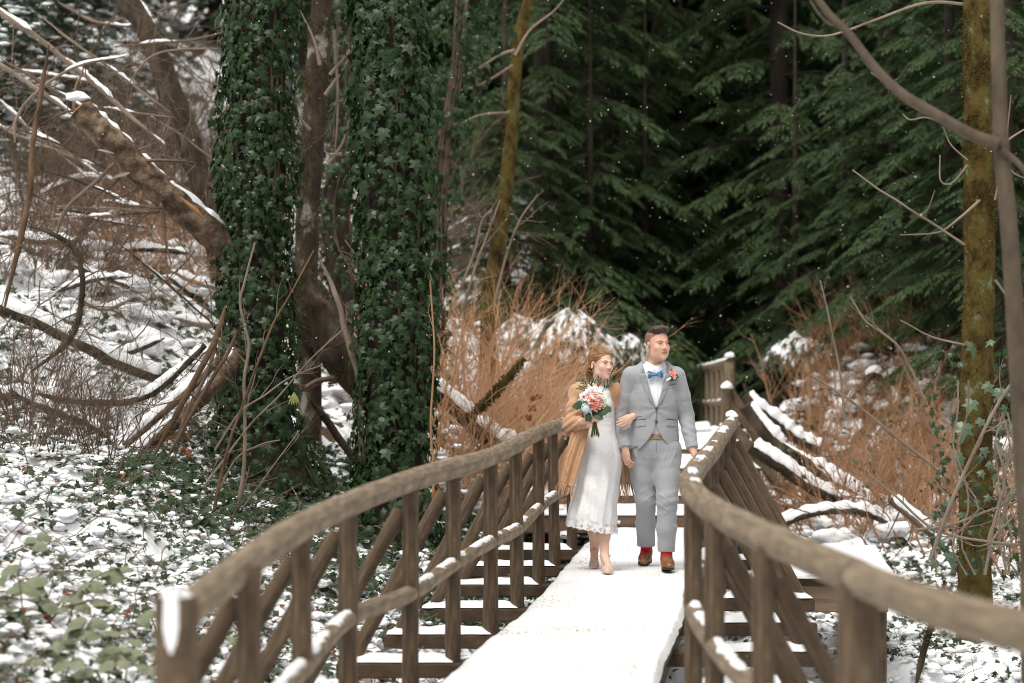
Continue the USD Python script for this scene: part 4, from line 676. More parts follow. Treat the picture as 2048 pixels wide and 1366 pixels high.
def snowy_bough(label, px, py, Y, w, h, seed):
    r_ = np.random.default_rng(seed); t = thing('snowy_bough', label, 'bough'); c = at(px, py, Y); n = 260
    a, q = r_.uniform(0, 6.28, n), r_.random(n) ** .5; top = np.stack([np.cos(a) * q * w, np.sin(a) * q * w * .8, h * (1 - q ** 2) + r_.normal(0, .04, n)], 1) + c
    d = np.stack([np.cos(a), np.sin(a), -.5 - q], 1); obj('foliage', place_many(*LEAFLET, np.repeat(top, 6, 0) + r_.normal(0, .08, (n * 6, 3)) - [0, 0, .04], np.repeat(d, 6, 0) + r_.normal(0, .5, (n * 6, 3)), np.array([0, 0, 1.]) + r_.normal(0, .4, (n * 6, 3)), r_.uniform(.1, .22, n * 6)), 'conifer_grey', t, kind='stuff')
    k = r_.random(n) < .8; u = top[k]; dd = unit(d[k]); nn = len(u); rod = np.array(_ico.vertices); lat = unit(np.cross(dd, [0, 0, 1.])); up = np.cross(lat, dd); L, ww = r_.uniform(.08, .2, nn), r_.uniform(.03, .06, nn)
    v = u[:, None] + rod[None, :, 0:1] * dd[:, None] * L[:, None, None] + rod[None, :, 1:2] * lat[:, None] * ww[:, None, None] + rod[None, :, 2:3] * up[:, None] * ww[:, None, None] * .6
    obj('snow', (v.reshape(-1, 3), (np.array(_ico.faces)[None] + (np.arange(nn) * len(rod))[:, None, None]).reshape(-1, 3)), 'snow', t, smooth=True, kind='stuff')
    hold = MB()
    for k in range(7): a = k * .9; hold.add(*tube(spline([c + [0, 0, gz(c[0], c[1]) - c[2] - .1], c + [math.cos(a) * w * .3, math.sin(a) * w * .3, h * .7], c + [math.cos(a) * w, math.sin(a) * w * .8, 0]], 10), np.linspace(.02, .006, 10), 5))
    obj('limbs', hold, 'bark_dark', t, kind='stuff')
snowy_bough('large snow laden evergreen bough right behind the head of the bride', 1135, 712, 32, .75, .48, 11); snowy_bough('snow laden bough behind the tip of the green mossy stub', 1045, 700, 33, .5, .3, 12); snowy_bough('small snowy bough between the heads of the couple', 1265, 722, 34, .4, .22, 13)
snowy_bough('snow patched low bough in front of the right conifers', 1600, 720, 33, .5, .2, 15)
trees(KC, 'conifer_tree', ['conifer sapling above the gap between the couple', 'conifer sapling directly behind the landing railing', 'conifer sapling behind the right end of the landing railing', 'conifer sapling over the left end of the right thicket', 'conifer sapling over the middle of the right thicket', 'conifer sapling behind the thin leaning mossy stem', 'conifer sapling behind the snowy boughs above the bride', 'conifer sapling left of the snow patch below the right conifers'], 'conifer saplings under the front conifers', [(1290, 37, .42), (1360, 43, .5), (1500, 42, .5), (1590, 34.5, .42), (1690, 33.5, .45), (1010, 35, .45), (1180, 36, .4), (1760, 34, .42)])
trees(KC, 'conifer_tree', ['low mid green conifer spreading over the right thicket', 'low mid green conifer left behind the orange mossy trunk', 'low mid green conifer at the right edge behind the ivy vine'], 'conifers behind the mossy trunk', [(1790, 31.5, .5), (1900, 29.5, .55), (2010, 28, .6)])

# ---- ground cover
def scatter(n, x0, x1, y0, y1, dens=None, seed=1):
    r_ = np.random.default_rng(seed); x, y = r_.uniform(x0, x1, n), r_.uniform(y0, y1, n)
    if dens is not None: k = r_.random(n) < dens(x, y); x, y = x[k], y[k]
    return r_, x, y, ground_z(x, y)
def clump(x, y, s=1.1, seed=3): return meshkit.fbm(np.stack([x * s, y * s, 0 * x], 1), 3, seed)
def near_bridge(x, y): return (x > lrail(y) - .15) & (x < rrail(y) + .15)
def cover(name, label, n, box_, dens, size, mat, seed, hgt=(.015, .09), tilt=.5):
    r_, x, y, z = scatter(n, *box_, dens, seed); k = len(x)
    nr = np.array([0, -.35, 1.0]) + r_.normal(0, tilt, (k, 3)); a = r_.uniform(0, 6.28, k)
    o = obj(name, place_many(*IVY, np.stack([x, y, z + r_.uniform(*hgt, k)], 1), np.stack([np.cos(a), np.sin(a), r_.normal(-.2, .3, k)], 1), nr, r_.uniform(*size, k)), mat, kind='stuff'); tag(o, label, 'ivy'); return o
left = lambda lo, hi: (lambda x, y: (x < lrail(y) - .1) * sm(lo, hi, clump(x, y) + .12 * sm(-2.6, -1.0, x)))
cover('ground_ivy', 'green ivy leaves poking through the snow on the left bank', 19000, (-5.2, -.2, 9.5, 22), left(.34, .6), (.03, .08), 'ground_leaf', 71)
cover('ground_ivy', 'dark ivy filling the hollow below the left ivy trunks', 9500, (-2.9, .6, 16.5, 23), lambda x, y: (x < lrail(y) + .6) * sm(.38, .5, clump(x, y, .9, 8) + .14 * sm(-2.4, -1.4, x)), (.04, .085), 'ivy_leaf', 72, (.02, .16))
cover('ground_ivy', 'ivy leaves through the snow under and right of the bridge', 26000, (.2, 6.5, 9, 26), lambda x, y: (x > lrail(y)) * sm(.36, .62, clump(x, y)), (.03, .075), 'ground_leaf', 73)
cover('ground_ivy', 'ivy and litter on the snowy slope behind the orange shrubs', 16000, (-6, 7, 22, 34), lambda x, y: sm(.38, .6, clump(x, y)), (.05, .1), 'ground_leaf', 74)
def snow_lumps(label, n, box_, dens, size, seed, up=(.01, .07)):
    r_, x, y, z = scatter(n, *box_, dens, seed); s = r_.uniform(*size, len(x)) * r_.uniform(.5, 1.2, len(x))
    tag(obj('snow_lumps', blobs(r_, np.stack([x, y, z + r_.uniform(*up, len(x))], 1), s, .5), 'snow', smooth=True, kind='stuff'), label, 'snow')
snow_lumps('soft lumps of snow on the ivy of the left bank', 9000, (-5.2, -.2, 9.5, 23), lambda x, y: (x < lrail(y) - .15) * .75, (.014, .058), 81, (.015, .08))
snow_lumps('soft lumps of snow right of and under the bridge', 5500, (.2, 6.5, 9, 26), lambda x, y: (x > lrail(y)) * (ground_z(x, y) < -.2) * .8, (.025, .07), 82, (.02, .09))
snow_lumps('soft lumps of snow caught among the orange shrubs', 420, (-.9, 1.1, 21.5, 27), None, (.03, .08), 87, (.05, .6))
snow_lumps('larger snow lumps on the far brush', 3000, (-7, 8, 23, 40), lambda x, y: .8 + 0 * x, (.05, .16), 83, (.02, .25))
# dead stalks and twigs lying in the snow
m = MB(); r_, x, y, z = scatter(2600, -5, -.3, 9.5, 21, lambda x, y: (x < lrail(y) - .2) * .9 + 0 * x, 84)
for i in range(len(x)): a = r_.uniform(0, 6.28); m.add(*tube(wander(r_, (x[i], y[i], z[i] + .02), (math.cos(a), math.sin(a), r_.uniform(.0, .6)), r_.uniform(.12, .6), 6, .28, 0, .3), r_.uniform(.0015, .0045), 3, cap=False))
r_, x, y, z = scatter(700, 1.2, 6, 9.5, 24, lambda x, y: (x > rrail(y) + .2) * .9 + 0 * x, 85)
for i in range(len(x)): a = r_.uniform(0, 6.28); m.add(*tube(wander(r_, (x[i], y[i], z[i] + .02), (math.cos(a), math.sin(a), r_.uniform(.0, .8)), r_.uniform(.1, .5), 5, .25, 0, .3), r_.uniform(.0015, .004), 3, cap=False))
tag(obj('ground_twigs', m, 'twig_brown', kind='stuff'), 'thin dead twigs lying in the snow on both banks', 'twigs')
r_, x, y, z = scatter(4200, -5, -.3, 9.5, 20, lambda x, y: (x < lrail(y) - .2) * sm(.46, .66, clump(x, y, .7, 33) + .3 * sm(14, 10.5, y)), 86); k = len(x)
tag(obj('leaf_litter', place_many(*OVAL, np.stack([x, y, z + r_.uniform(.01, .05, k)], 1), r_.normal(size=(k, 3)) * [1, 1, .3], np.array([0, -.3, 1]) + r_.normal(0, .5, (k, 3)), r_.uniform(.03, .07, k)), 'dead_leaf', kind='stuff'), 'brown dead leaves scattered over the near left bank', 'leaves')
# bramble canes with large pale leaves at lower left
def bramble(label, px, py, Y, n, seed, s=.11):
    r_ = np.random.default_rng(seed); t = thing('bramble', label, 'bramble'); c = at(px, py, Y); c[2] = gz(c[0], c[1])
    for k in range(n):
        a = r_.uniform(0, 6.28); P = wander(r_, c + r_.normal(0, .12, 3) * [1, 1, 0], (math.cos(a) * .8, math.sin(a) * .5, 1.0), r_.uniform(.3, .6), 9, .14, 0, .35); P[:, 2] = np.maximum(P[:, 2], ground_z(P[:, 0], P[:, 1]) + .02); obj('cane', MB().add(*tube(P, np.linspace(.005, .002, 9), 5)), 'stem_red', t, smooth=True)
        for j in (3, 5, 7, 8):
            for q in range(r_.integers(2, 4)):
                b = r_.uniform(0, 6.28); obj('leaf', place_many(*OVAL, P[j][None], np.array([[math.cos(b), math.sin(b) * .7, r_.uniform(-.5, .1)]]), np.array([[r_.normal() * .35, -.7, .8]]), np.array([r_.uniform(.6, 1.05) * s])), 'bramble_leaf', t)
bramble('pale leaved bramble nearest the left edge in the snow', 30, 1190, 12.2, 3, 91); bramble('bramble with broad grey green leaves in mid left foreground', 120, 1180, 12.6, 4, 92, .125); bramble('low bramble in the bottom left corner', 70, 1330, 11.2, 4, 93)
bramble('bramble sprays between the corner and the end post', 230, 1300, 11.6, 3, 94, .09); bramble('small bramble just left of the end post', 300, 1260, 12.0, 2, 95, .08); bramble('bramble leaves under the left handrail', 470, 1290, 11.6, 3, 96, .09); bramble('bramble below the right handrail', 1860, 1300, 14, 3, 97, .09)
# ferns
def fern(label, px, py, Y, seed, L=.32):
    r_ = np.random.default_rng(seed); t = thing('fern', label, 'fern'); c = at(px, py, Y); c[2] = gz(c[0], c[1])
    for k in range(6):
        a = r_.uniform(0, 6.28); P = wander(r_, c, (math.cos(a), math.sin(a), .9), L, 12, .03, 0, .35); tt = unit(np.gradient(P, axis=0)); sd = unit(np.cross(tt, [0, 0, 1.0])); m = MB().add(*tube(P, .002, 3, cap=False))
        for sg in (-1, 1): m.add(*place_many(*LANCE, P[1:], sd[1:] * sg + tt[1:] * .4, np.tile([0, -.2, 1.0], (11, 1)), L * .24 * (1.1 - np.linspace(0, 1, 11))))
        obj('frond', m, 'ground_leaf', t)
fern('dark fern fronds at the left edge of the bank', 15, 1040, 14.5, 98); fern('small fern in the snow left of the end post', 290, 1120, 13.0, 99, .24); fern('fern fronds poking out beside the end post', 335, 1200, 12.4, 100, .26)

# ---- falling snow
r_ = np.random.default_rng(5); n = 1500; y = 12 + 22 * r_.random(n) ** .7; px = r_.uniform(-30, 2080, n); py = np.where(r_.random(n) < .75, r_.uniform(-30, 760, n), r_.uniform(-30, 1400, n))
pos = np.stack([(px - 1024) * y / FPX, y, EYE - (py - 657) * y / FPX], 1); pos = pos[pos[:, 2] > ground_z(pos[:, 0], pos[:, 1]) + .1]; k = len(pos)
tv, tf = np.array(_ico0.vertices), np.array(_ico0.faces); s = r_.uniform(.0016, .0042, k)
tag(obj('snowflakes', ((tv[None] * s[:, None, None] + pos[:, None]).reshape(-1, 3), (tf[None] + (np.arange(k) * len(tv))[:, None, None]).reshape(-1, 3)), 'snow', smooth=True, kind='stuff'), 'small snowflakes falling through the whole scene', 'snow')

# ---- the wood goes on round the gully, at both sides and behind the camera
r_ = np.random.default_rng(31); q = []
for k in range(2200):
    x, y = r_.uniform(-45, 45), r_.uniform(-45, 60)
    if x > -15 - .2 * max(y, 0) and x < 8.5 + .17 * max(y, 0) and y > -16: continue
    if abs(x) < .26 * y + 3.5 and y > 0: continue
    if all((x - a) ** 2 + (y - b) ** 2 > 8 for a, b in q): q.append((x, y))
pi = UsdGeom.PointInstancer.Define(stage, '/World/surrounding_wood'); q = np.array(q); tag(pi, 'tall dark conifer wood closing in round the gully', None, None, 'stuff')
pts = np.c_[q, ground_z(q[:, 0], q[:, 1])]; pp = stage.OverridePrim('/World/surrounding_wood/kinds')
for k in range(2): x = UsdGeom.Xform.Define(stage, '/World/surrounding_wood/kinds/tree_%d' % k); x.GetPrim().GetReferences().AddInternalReference(Sdf.Path(KC[k]))
pi.CreatePrototypesRel().SetTargets(['/World/surrounding_wood/kinds/tree_0', '/World/surrounding_wood/kinds/tree_1']); pi.CreateProtoIndicesAttr(Vt.IntArray.FromNumpy(r_.integers(0, 2, len(q)).astype(np.int32)))
pi.CreatePositionsAttr(Vt.Vec3fArray.FromNumpy(pts.astype(np.float32))); pi.CreateScalesAttr(Vt.Vec3fArray.FromNumpy((np.ones((len(q), 3)) * r_.uniform(.9, 1.25, (len(q), 1))).astype(np.float32)))
a = r_.uniform(0, 6.28, len(q)); pi.CreateOrientationsAttr(Vt.QuathArray([Gf.Quath(float(math.cos(t / 2)), 0, 0, float(math.sin(t / 2))) for t in a]))
# ---------------------------------------------------------------- the couple
class Field:
    """A distance field on a grid into which shapes are blended; mesh() gives its skin (surface nets)."""
    def __init__(s, lo, hi, h):
        s.lo, s.h = np.asarray(lo, float), h; s.n = np.ceil((np.asarray(hi) - s.lo) / h).astype(int) + 1; s.d = np.full(s.n, .2, np.float32); s.cutting = False
    def region(s, lo, hi):
        a = np.clip(np.floor((np.asarray(lo) - s.lo) / s.h).astype(int), 0, s.n); b = np.clip(np.ceil((np.asarray(hi) - s.lo) / s.h).astype(int) + 1, 0, s.n)
        sl = tuple(slice(x, y) for x, y in zip(a, b)); ax = [(s.lo[k] + s.h * np.arange(a[k], b[k])).astype(np.float32) for k in range(3)]
        return sl, (ax[0][:, None, None], ax[1][None, :, None], ax[2][None, None, :])
    def put(s, sl, d, k, cut=False):
        o = s.d[sl]
        if cut: d = -d; h = np.maximum(k - np.abs(o - d), 0) / k; s.d[sl] = np.maximum(o, d) + h * h * k / 4
        else: h = np.maximum(k - np.abs(o - d), 0) / k; s.d[sl] = np.minimum(o, d) - h * h * k / 4
    def cap(s, a, b, ra, rb, k=.02, cut=False, sq=None):
        """A tapering limb from a to b. sq: (axis, factor) squashes it along a world axis."""
        a, b = np.asarray(a, float), np.asarray(b, float); q = np.ones(3)
        if sq is not None: q[sq[0]] = 1 / sq[1]
        m = max(ra, rb) + k + .025; sl, (x, y, z) = s.region(np.minimum(a, b) - m, np.maximum(a, b) + m)
        if 0 in s.d[sl].shape: return s
        A, B = a * q, b * q; u = B - A; px, py, pz = x * q[0] - A[0], y * q[1] - A[1], z * q[2] - A[2]
        t = np.clip((px * u[0] + py * u[1] + pz * u[2]) / max(u @ u, 1e-9), 0, 1)
        d = np.sqrt((px - t * u[0]) ** 2 + (py - t * u[1]) ** 2 + (pz - t * u[2]) ** 2) - (ra + (rb - ra) * t)
        s.put(sl, d * (min(1, 1 / q.max()) if sq is not None else 1), k, cut); return s
    def chain(s, pts, rad, k=.02, sq=None):
        for i in range(len(pts) - 1): s.cap(pts[i], pts[i + 1], rad[i], rad[i + 1], k, sq=sq)
        return s
    def ell(s, c, r, R=None, k=.02, cut=False):
        c, r = np.asarray(c, float), np.asarray(r, float); m = r.max() + k + .02; sl, (x, y, z) = s.region(c - m, c + m)
        if 0 in s.d[sl].shape: return s
        R = np.eye(3) if R is None else R; p = [R[0, i] * (x - c[0]) + R[1, i] * (y - c[1]) + R[2, i] * (z - c[2]) for i in range(3)]
        k0 = np.sqrt(sum((p[i] / r[i]) ** 2 for i in range(3))); k1 = np.sqrt(sum((p[i] / r[i] ** 2) ** 2 for i in range(3)))
        s.put(sl, k0 * (k0 - 1) / np.maximum(k1, 1e-6), k, cut); return s
    def func(s, fn, k=.004, cut=True):
        sl, (x, y, z) = s.region(s.lo, s.lo + s.n * s.h); s.put(sl, (fn(x, y, z) + 0 * s.d).astype(np.float32), k, cut); return s
    def sample(s, p):
        from scipy.ndimage import map_coordinates
        return map_coordinates(s.d, ((np.asarray(p) - s.lo) / s.h).T, order=1, mode='nearest')
    def mesh(s):
        d = s.d; ins = d < 0; c = np.zeros(np.array(d.shape) - 1, np.int8)
        cs = [(i, j, k) for i in (0, 1) for j in (0, 1) for k in (0, 1)]; n = c.shape
        for i, j, k in cs: c += ins[i:i + n[0], j:j + n[1], k:k + n[2]]
        act = np.argwhere((c > 0) & (c < 8)); idx = -np.ones(n, int); idx[tuple(act.T)] = np.arange(len(act))
        val = {o: d[act[:, 0] + o[0], act[:, 1] + o[1], act[:, 2] + o[2]] for o in cs}; acc = np.zeros((len(act), 3)); cnt = np.zeros(len(act))
        for a in cs:
            for ax in range(3):
                if a[ax]: continue
                b = list(a); b[ax] = 1; b = tuple(b); va, vb = val[a], val[b]; m = (va < 0) != (vb < 0); t = va[m] / (va[m] - vb[m]); p = np.tile(np.array(a, float), (m.sum(), 1)); p[:, ax] = t; acc[m] += p; cnt[m] += 1
        v = s.lo + s.h * (act + acc / cnt[:, None]); F = []
        for ax in range(3):
            o1, o2 = (ax + 1) % 3, (ax + 2) % 3; sl0 = [slice(1, -1)] * 3; sl1 = [slice(1, -1)] * 3; sl0[ax] = slice(0, -1); sl1[ax] = slice(1, None)
            A, B = ins[tuple(sl0)], ins[tuple(sl1)]; e = np.argwhere(A != B); flip = B[tuple(e.T)]; e = e + 1; e[:, ax] -= 1
            q = []
            for u, w in ((-1, -1), (0, -1), (0, 0), (-1, 0)): g = e.copy(); g[:, o1] += u; g[:, o2] += w; q.append(idx[tuple(g.T)])
            q = np.stack(q, 1); q[flip] = q[flip][:, ::-1]; F.append(q)
        q = np.vstack(F); q = q[(q >= 0).all(1)]; f = np.vstack([q[:, [0, 1, 2]], q[:, [0, 2, 3]]])
        from scipy.sparse import coo_matrix
        e = np.vstack([f[:, [0, 1]], f[:, [1, 2]], f[:, [2, 0]]]); A = coo_matrix((np.ones(len(e)), (e[:, 0], e[:, 1])), (len(v), len(v))).tocsr(); A = A + A.T; A.data[:] = 1; deg = np.maximum(np.asarray(A.sum(1)), 1)
        for l in (.5, -.51, .5, -.51): v = v + l * (A @ v / deg - v)
        return v, f
def vnormals(v, f): return meshkit.arrays((v, f), True)[2]
def wrinkle(v, f, amp, freq, seed, fn=None):
    n = vnormals(v, f); k = meshkit.fbm(v * np.asarray(freq) + seed, 3, seed) - .5
    return v + n * ((1 - np.abs(k) * 4 if False else k * 2) * amp * (1 if fn is None else fn(v)))[:, None]
def onto(field, x, z, y0=-1.0, y1=.6, R=None, o=None):
    """Depth at which a ray going along +y from the front meets the field."""
    x, z = np.broadcast_arrays(np.asarray(x, float), np.asarray(z, float)); y = np.full(x.shape, y0); done = np.zeros(x.shape, bool)
    for k in range(400):
        d = field.sample(np.stack([x.ravel(), y.ravel(), z.ravel()], 1)).reshape(x.shape); done |= d < .0005; y = np.where(done, y, y + np.clip(d, .001, .02))
    return y
def patch(field, poly, thick=.004, off=.0, sub=.012, y0=-.3):
    """A thin piece with the outline poly (x, z) lying on the front of the field."""
    from shapely.geometry import Polygon
    P = Polygon(poly).buffer(0); v2, f2 = trimesh.creation.triangulate_polygon(P, engine='earcut'); v2, f2 = trimesh.remesh.subdivide_to_size(np.c_[v2, 0 * v2[:, 0]], f2, sub); v2 = v2[:, :2]
    m = trimesh.Trimesh(np.c_[v2, 0 * v2[:, 0]], f2, process=True); v2 = np.array(m.vertices)[:, :2]; f2 = np.array(m.faces)
    if m.area_faces.size and np.cross(v2[f2[:, 1]] - v2[f2[:, 0]], v2[f2[:, 2]] - v2[f2[:, 0]]).sum() < 0: f2 = f2[:, ::-1]
    y = onto(field, v2[:, 0], v2[:, 1], y0); be = m.edges_sorted; u, cnt = np.unique(be, axis=0, return_counts=True); rim = np.unique(u[cnt == 1]); t = np.full(len(v2), thick); t[rim] *= .35
    top = np.stack([v2[:, 0], y - off - t, v2[:, 1]], 1); bot = np.stack([v2[:, 0], y + .006, v2[:, 1]], 1); n = len(v2); es = m.edges[np.isin(np.arange(len(m.edges)), np.unique(np.sort(m.edges, 1), axis=0, return_index=True)[1][cnt == 1])]
    sidef = np.vstack([np.stack([es[:, 0], es[:, 0] + n, es[:, 1] + n], 1), np.stack([es[:, 0], es[:, 1] + n, es[:, 1]], 1)])
    return np.vstack([top, bot]), np.vstack([f2, f2[:, ::-1] + n, sidef])
def head(F, c, R, female=False, s=1.0):
    """Skull, face, ears; facing -y before R turns it. Returns a function from head to world coordinates."""
    w = lambda p: c + R @ (np.asarray(p, float) * s)
    E = lambda p, r, k=.02, cut=False, Q=None: F.ell(w(p), np.asarray(r) * s, R if Q is None else R @ Q, k, cut)
    C = lambda a, b, ra, rb, k=.012, cut=False: F.cap(w(a), w(b), ra * s, rb * s, k, cut)
    j = .9 if female else 1.0
    E((0, .012, .036), (.074, .094, .088), .01); E((0, -.03, -.03), (.061 * j, .066, .082), .03); E((0, -.034, -.078), (.047 * j, .054, .038), .03); E((0, -.079, -.104), (.018 * j, .016, .014), .022)
    for sg in (-1, 1):
        E((sg * .047 * j, -.012, -.07), (.014, .03, .03), .03); E((sg * .036, -.069, -.03), (.022, .019, .02), .025)
        E((sg * .03, -.1, .001), (.017, .012, .0085), .012, True); E((sg * .031, -.0815, .001), (.0135, .0125, .0105), .004)
        C((sg * .012, -.094, .019), (sg * .046, -.08, .02), .0065 if not female else .004, .005, .014)
        Q = rotz(sg * .35) @ roty(-sg * .12); E((sg * .077, .012, -.012), (.007, .02, .031), .006, False, Q); E((sg * .0815, .008, -.012), (.004, .011, .018), .004, True, Q)
        E((sg * .0115, -.1015, -.036), (.009, .011, .008), .008)
    C((0, -.092, .012), (0, -.113 + .004 * female, -.03), .0075, .0105 - .0015 * female, .014)
    C((-.019, -.085, -.066), (.019, -.085, -.066), .006, .006, .012); C((0, -.091, -.0625), (0, -.091, -.0625), .009, .009, .012); C((0, -.09, -.0735), (0, -.09, -.0735), .0095, .0095, .012)
    C((-.02, -.0965, -.0675), (.02, -.0965, -.0675), .0016, .0016, .004, True)
    return w
def mouth_eyes(w, R, person, female=False, s=1.0, brow='brow_brown', gaze=0.0):
    """Eyes, brows and lips as parts."""
    def place(v): return np.array([w(p) for p in v])
    ic = np.array(_ico2.vertices); icf = np.array(_ico2.faces)
    for sg in (-1, 1):
        e = obj('eye', (place(np.array([sg * .031, -.0825, .0012]) + ic * np.array([.0125, .0118, .0029])), icf), 'eye_white', person, smooth=True)
        obj('iris', (place(np.array([sg * .031 + gaze, -.0905, .0014]) + ic * np.array([.0078, .0046, .0038])), icf), 'iris', e, smooth=True)
        l = [np.array([sg * .031 + x, -.0905 + abs(x) * .22, .0062 - 9 * x * x]) for x in np.linspace(-.0155, .0155, 9)]; obj('eyelid', MB().add(*tube(place(l), np.array([.0005, .0012, .0017, .0019, .002, .0019, .0017, .0012, .0005]) * 1.5, 6)), 'lash', person, smooth=True)
        b = [np.array([sg * x, y, z]) for x, y, z in ((.011, -.1015, .0165), (.02, -.0985, .0195), (.032, -.0935, .0215), (.043, -.085, .019), (.05, -.077, .0145))]; rr = np.array([.0022, .0032, .003, .0024, .001]) * (.72 if female else 1)
        obj('eyebrow', MB().add(*tube(place(spline(b, 12)), np.interp(np.linspace(0, 4, 12), range(5), rr), 6)), brow, person, smooth=True)
    up = .0035 if female else .0005; wd = .0235 if female else .021
    def lip(z0, dz, r, y): return [np.array([x, y + 9 * x * x, z0 + up * (x / wd) ** 2 * 2.2 + dz * math.exp(-((abs(x) - .006) / .006) ** 2)]) for x in np.linspace(-wd, wd, 13)]
    rr = np.interp(np.linspace(-1, 1, 13), [-1, -.5, 0, .5, 1], [.0008, .0032, .0038, .0032, .0008])
    gap = .0042 if female else .0012
    obj('upper_lip', MB().add(*tube(place(lip(-.0635, .001, 1, -.1005)), rr, 8)), 'lip_rose' if female else 'lip', person, smooth=True)
    obj('lower_lip', MB().add(*tube(place(lip(-.0695 - gap, 0, 1, -.0998)), rr * 1.15, 8)), 'lip_rose' if female else 'lip', person, smooth=True)
    if female: obj('teeth', MB().add(*tube(place([np.array([x, -.0993 + 9 * x * x, -.0685 + up * (x / wd) ** 2 * 2]) for x in np.linspace(-.018, .018, 9)]), [.001, .003, .0036, .0038, .0038, .0038, .0036, .003, .001], 8)), 'teeth', person, smooth=True)
    else: obj('mouth_line', MB().add(*tube(place([np.array([x, -.1022 + 9 * x * x, -.0672]) for x in np.linspace(-.018, .018, 9)]), .0011, 5)), 'lash', person, smooth=True)
def hand(F, wrist, d, palm, curl, s=1.0, thumb=1.0, spread=.5, k=.006, tcurl=.6):
    """A hand from the wrist along d; palm: direction the palm faces; curl: four bends in radians for each finger."""
    d = unit(d); palm = unit(np.asarray(palm, float) - d * (d @ np.asarray(palm, float))); side = np.cross(palm, d) * thumb      # towards the thumb
    wr = np.asarray(wrist, float); B = np.stack([side, -palm, d], 1)
    F.ell(wr + d * .045 * s, np.array([.039, .0145, .05]) * s, B, .012); F.cap(wr - d * .02 * s, wr + d * .03 * s, .0255 * s, .025 * s, .012)
    for i, (o, L, r) in enumerate(((.029, .072, .0088), (.0095, .08, .009), (-.0105, .075, .0086), (-.029, .058, .0076))):
        p = wr + d * (.083 - .006 * abs(i - 1)) * s + side * o * s; ang = 0.0; e = unit(d + side * o * spread * 6)
        for j, seg in enumerate((.45, .31, .24)):
            ang += (curl[i] if np.ndim(curl) else curl) * (.8, 1.05, .6)[j]; dd = e * math.cos(ang) + palm * math.sin(ang); q = p + dd * L * seg * s; F.cap(p, q, r * s * (1 - .1 * j), r * s * (.93 - .12 * j), k); p = q
    p = wr + d * .022 * s + side * .026 * s; q = p + unit(d * .75 + side * .75 + palm * .35) * .042 * s; F.cap(p, q, .0135 * s, .0105 * s, .01); e = unit(d * 1.0 + side * (.5 - tcurl) + palm * (.2 + tcurl)); r = q + e * .03 * s; F.cap(q, r, .0102 * s, .009 * s, k); F.cap(r, r + unit(e + palm * .3 - side * .2 * tcurl) * .024 * s, .009 * s, .0072 * s, k)
def plain(name, col, rough=.6, **kw): return noise_mat(name, [(.35, tuple(np.array(col) * .93)), (.65, tuple(np.array(col) * 1.06))], 18, rough, **kw)
skx = {'subsurface_weight': .25, 'subsurface_scale': .008, 'subsurface_radius': (1, .35, .2)}
plain('skin_man', (.64, .38, .28), .5, extra=skx, spec=.35); plain('skin_woman', (.7, .46, .36), .48, extra=skx, spec=.35)
plain('eye_white', (.36, .33, .31), .6); plain('iris', (.03, .035, .04), .2); plain('lash', (.05, .025, .018), .6); plain('brow_brown', (.09, .045, .025), .7); plain('brow_light', (.2, .11, .06), .7); plain('lip', (.5, .2, .155), .4); plain('lip_rose', (.55, .13, .11), .35); plain('teeth', (.85, .83, .79), .3)
noise_mat('hair_dark', [(.3, (.018, .009, .006)), (.55, (.05, .025, .016)), (.75, (.12, .065, .045))], 30, .45, .6, 60, spec=.4, bdist=.006)
noise_mat('hair_fade', [(.3, (.16, .085, .055)), (.7, (.3, .175, .125))], 60, .7, .4, 120, bdist=.003)
noise_mat('hair_blonde', [(.3, (.13, .06, .022)), (.5, (.3, .155, .062)), (.75, (.5, .3, .14))], 9, .42, .5, 18, (1, 1, 1), spec=.45, bdist=.01)
def cloth(name, col, weave=420.0, rough=.85, sheen=.25, amp=.15, var=.05, sc=120):
    usdkit.material(stage, '/World/Looks/' + name, {'c': ('texture_coordinate', {}), 'm': ('mapping', {'scale': (1, 1, .35)}), 'n': ('noise_texture', {'scale': float(sc), 'detail': 4.0, 'roughness': .7}), 'r': ('rgb_ramp', {'ramp': [(.3, tuple(np.array(col) * (1 - var))), (.7, tuple(np.minimum(np.array(col) * (1 + var), 1)))]}),
        'w': ('noise_texture', {'scale': weave, 'detail': 2.0}), 'f': ('noise_texture', {'scale': 14.0, 'detail': 4.0, 'distortion': .6}), 'b0': ('bump', {'strength': .35, 'distance': .02}), 'b': ('bump', {'strength': amp, 'distance': .003}), 'p': ('principled_bsdf', {'roughness': rough, 'sheen_weight': sheen, 'sheen_roughness': .4, 'specular_ior_level': .2})},
        [('c.object', 'm.vector'), ('m.vector', 'n.vector'), ('n.fac', 'r.fac'), ('r.color', 'p.base_color'), ('c.object', 'w.vector'), ('c.object', 'f.vector'), ('f.fac', 'b0.height'), ('b0.normal', 'b.normal'), ('w.fac', 'b.height'), ('b.normal', 'p.normal')], surface='p.BSDF'); _mats[name] = UsdShade.Material.Get(stage, '/World/Looks/' + name)
cloth('suit_grey', (.33, .345, .365)); cloth('lapel_grey', (.285, .298, .318)); cloth('trouser_grey', (.32, .335, .353)); cloth('seam_grey', (.1, .105, .11)); cloth('shirt_white', (.84, .85, .88), 500, .7, .1, .1, .03); cloth('shawl_tan', (.5, .295, .17), 300, .9, .5, .3, .16, 70); cloth('sock_red', (.42, .01, .022), 300)
cloth('bow_blue', (.055, .15, .3), 300, .7, .2, .1, .2)
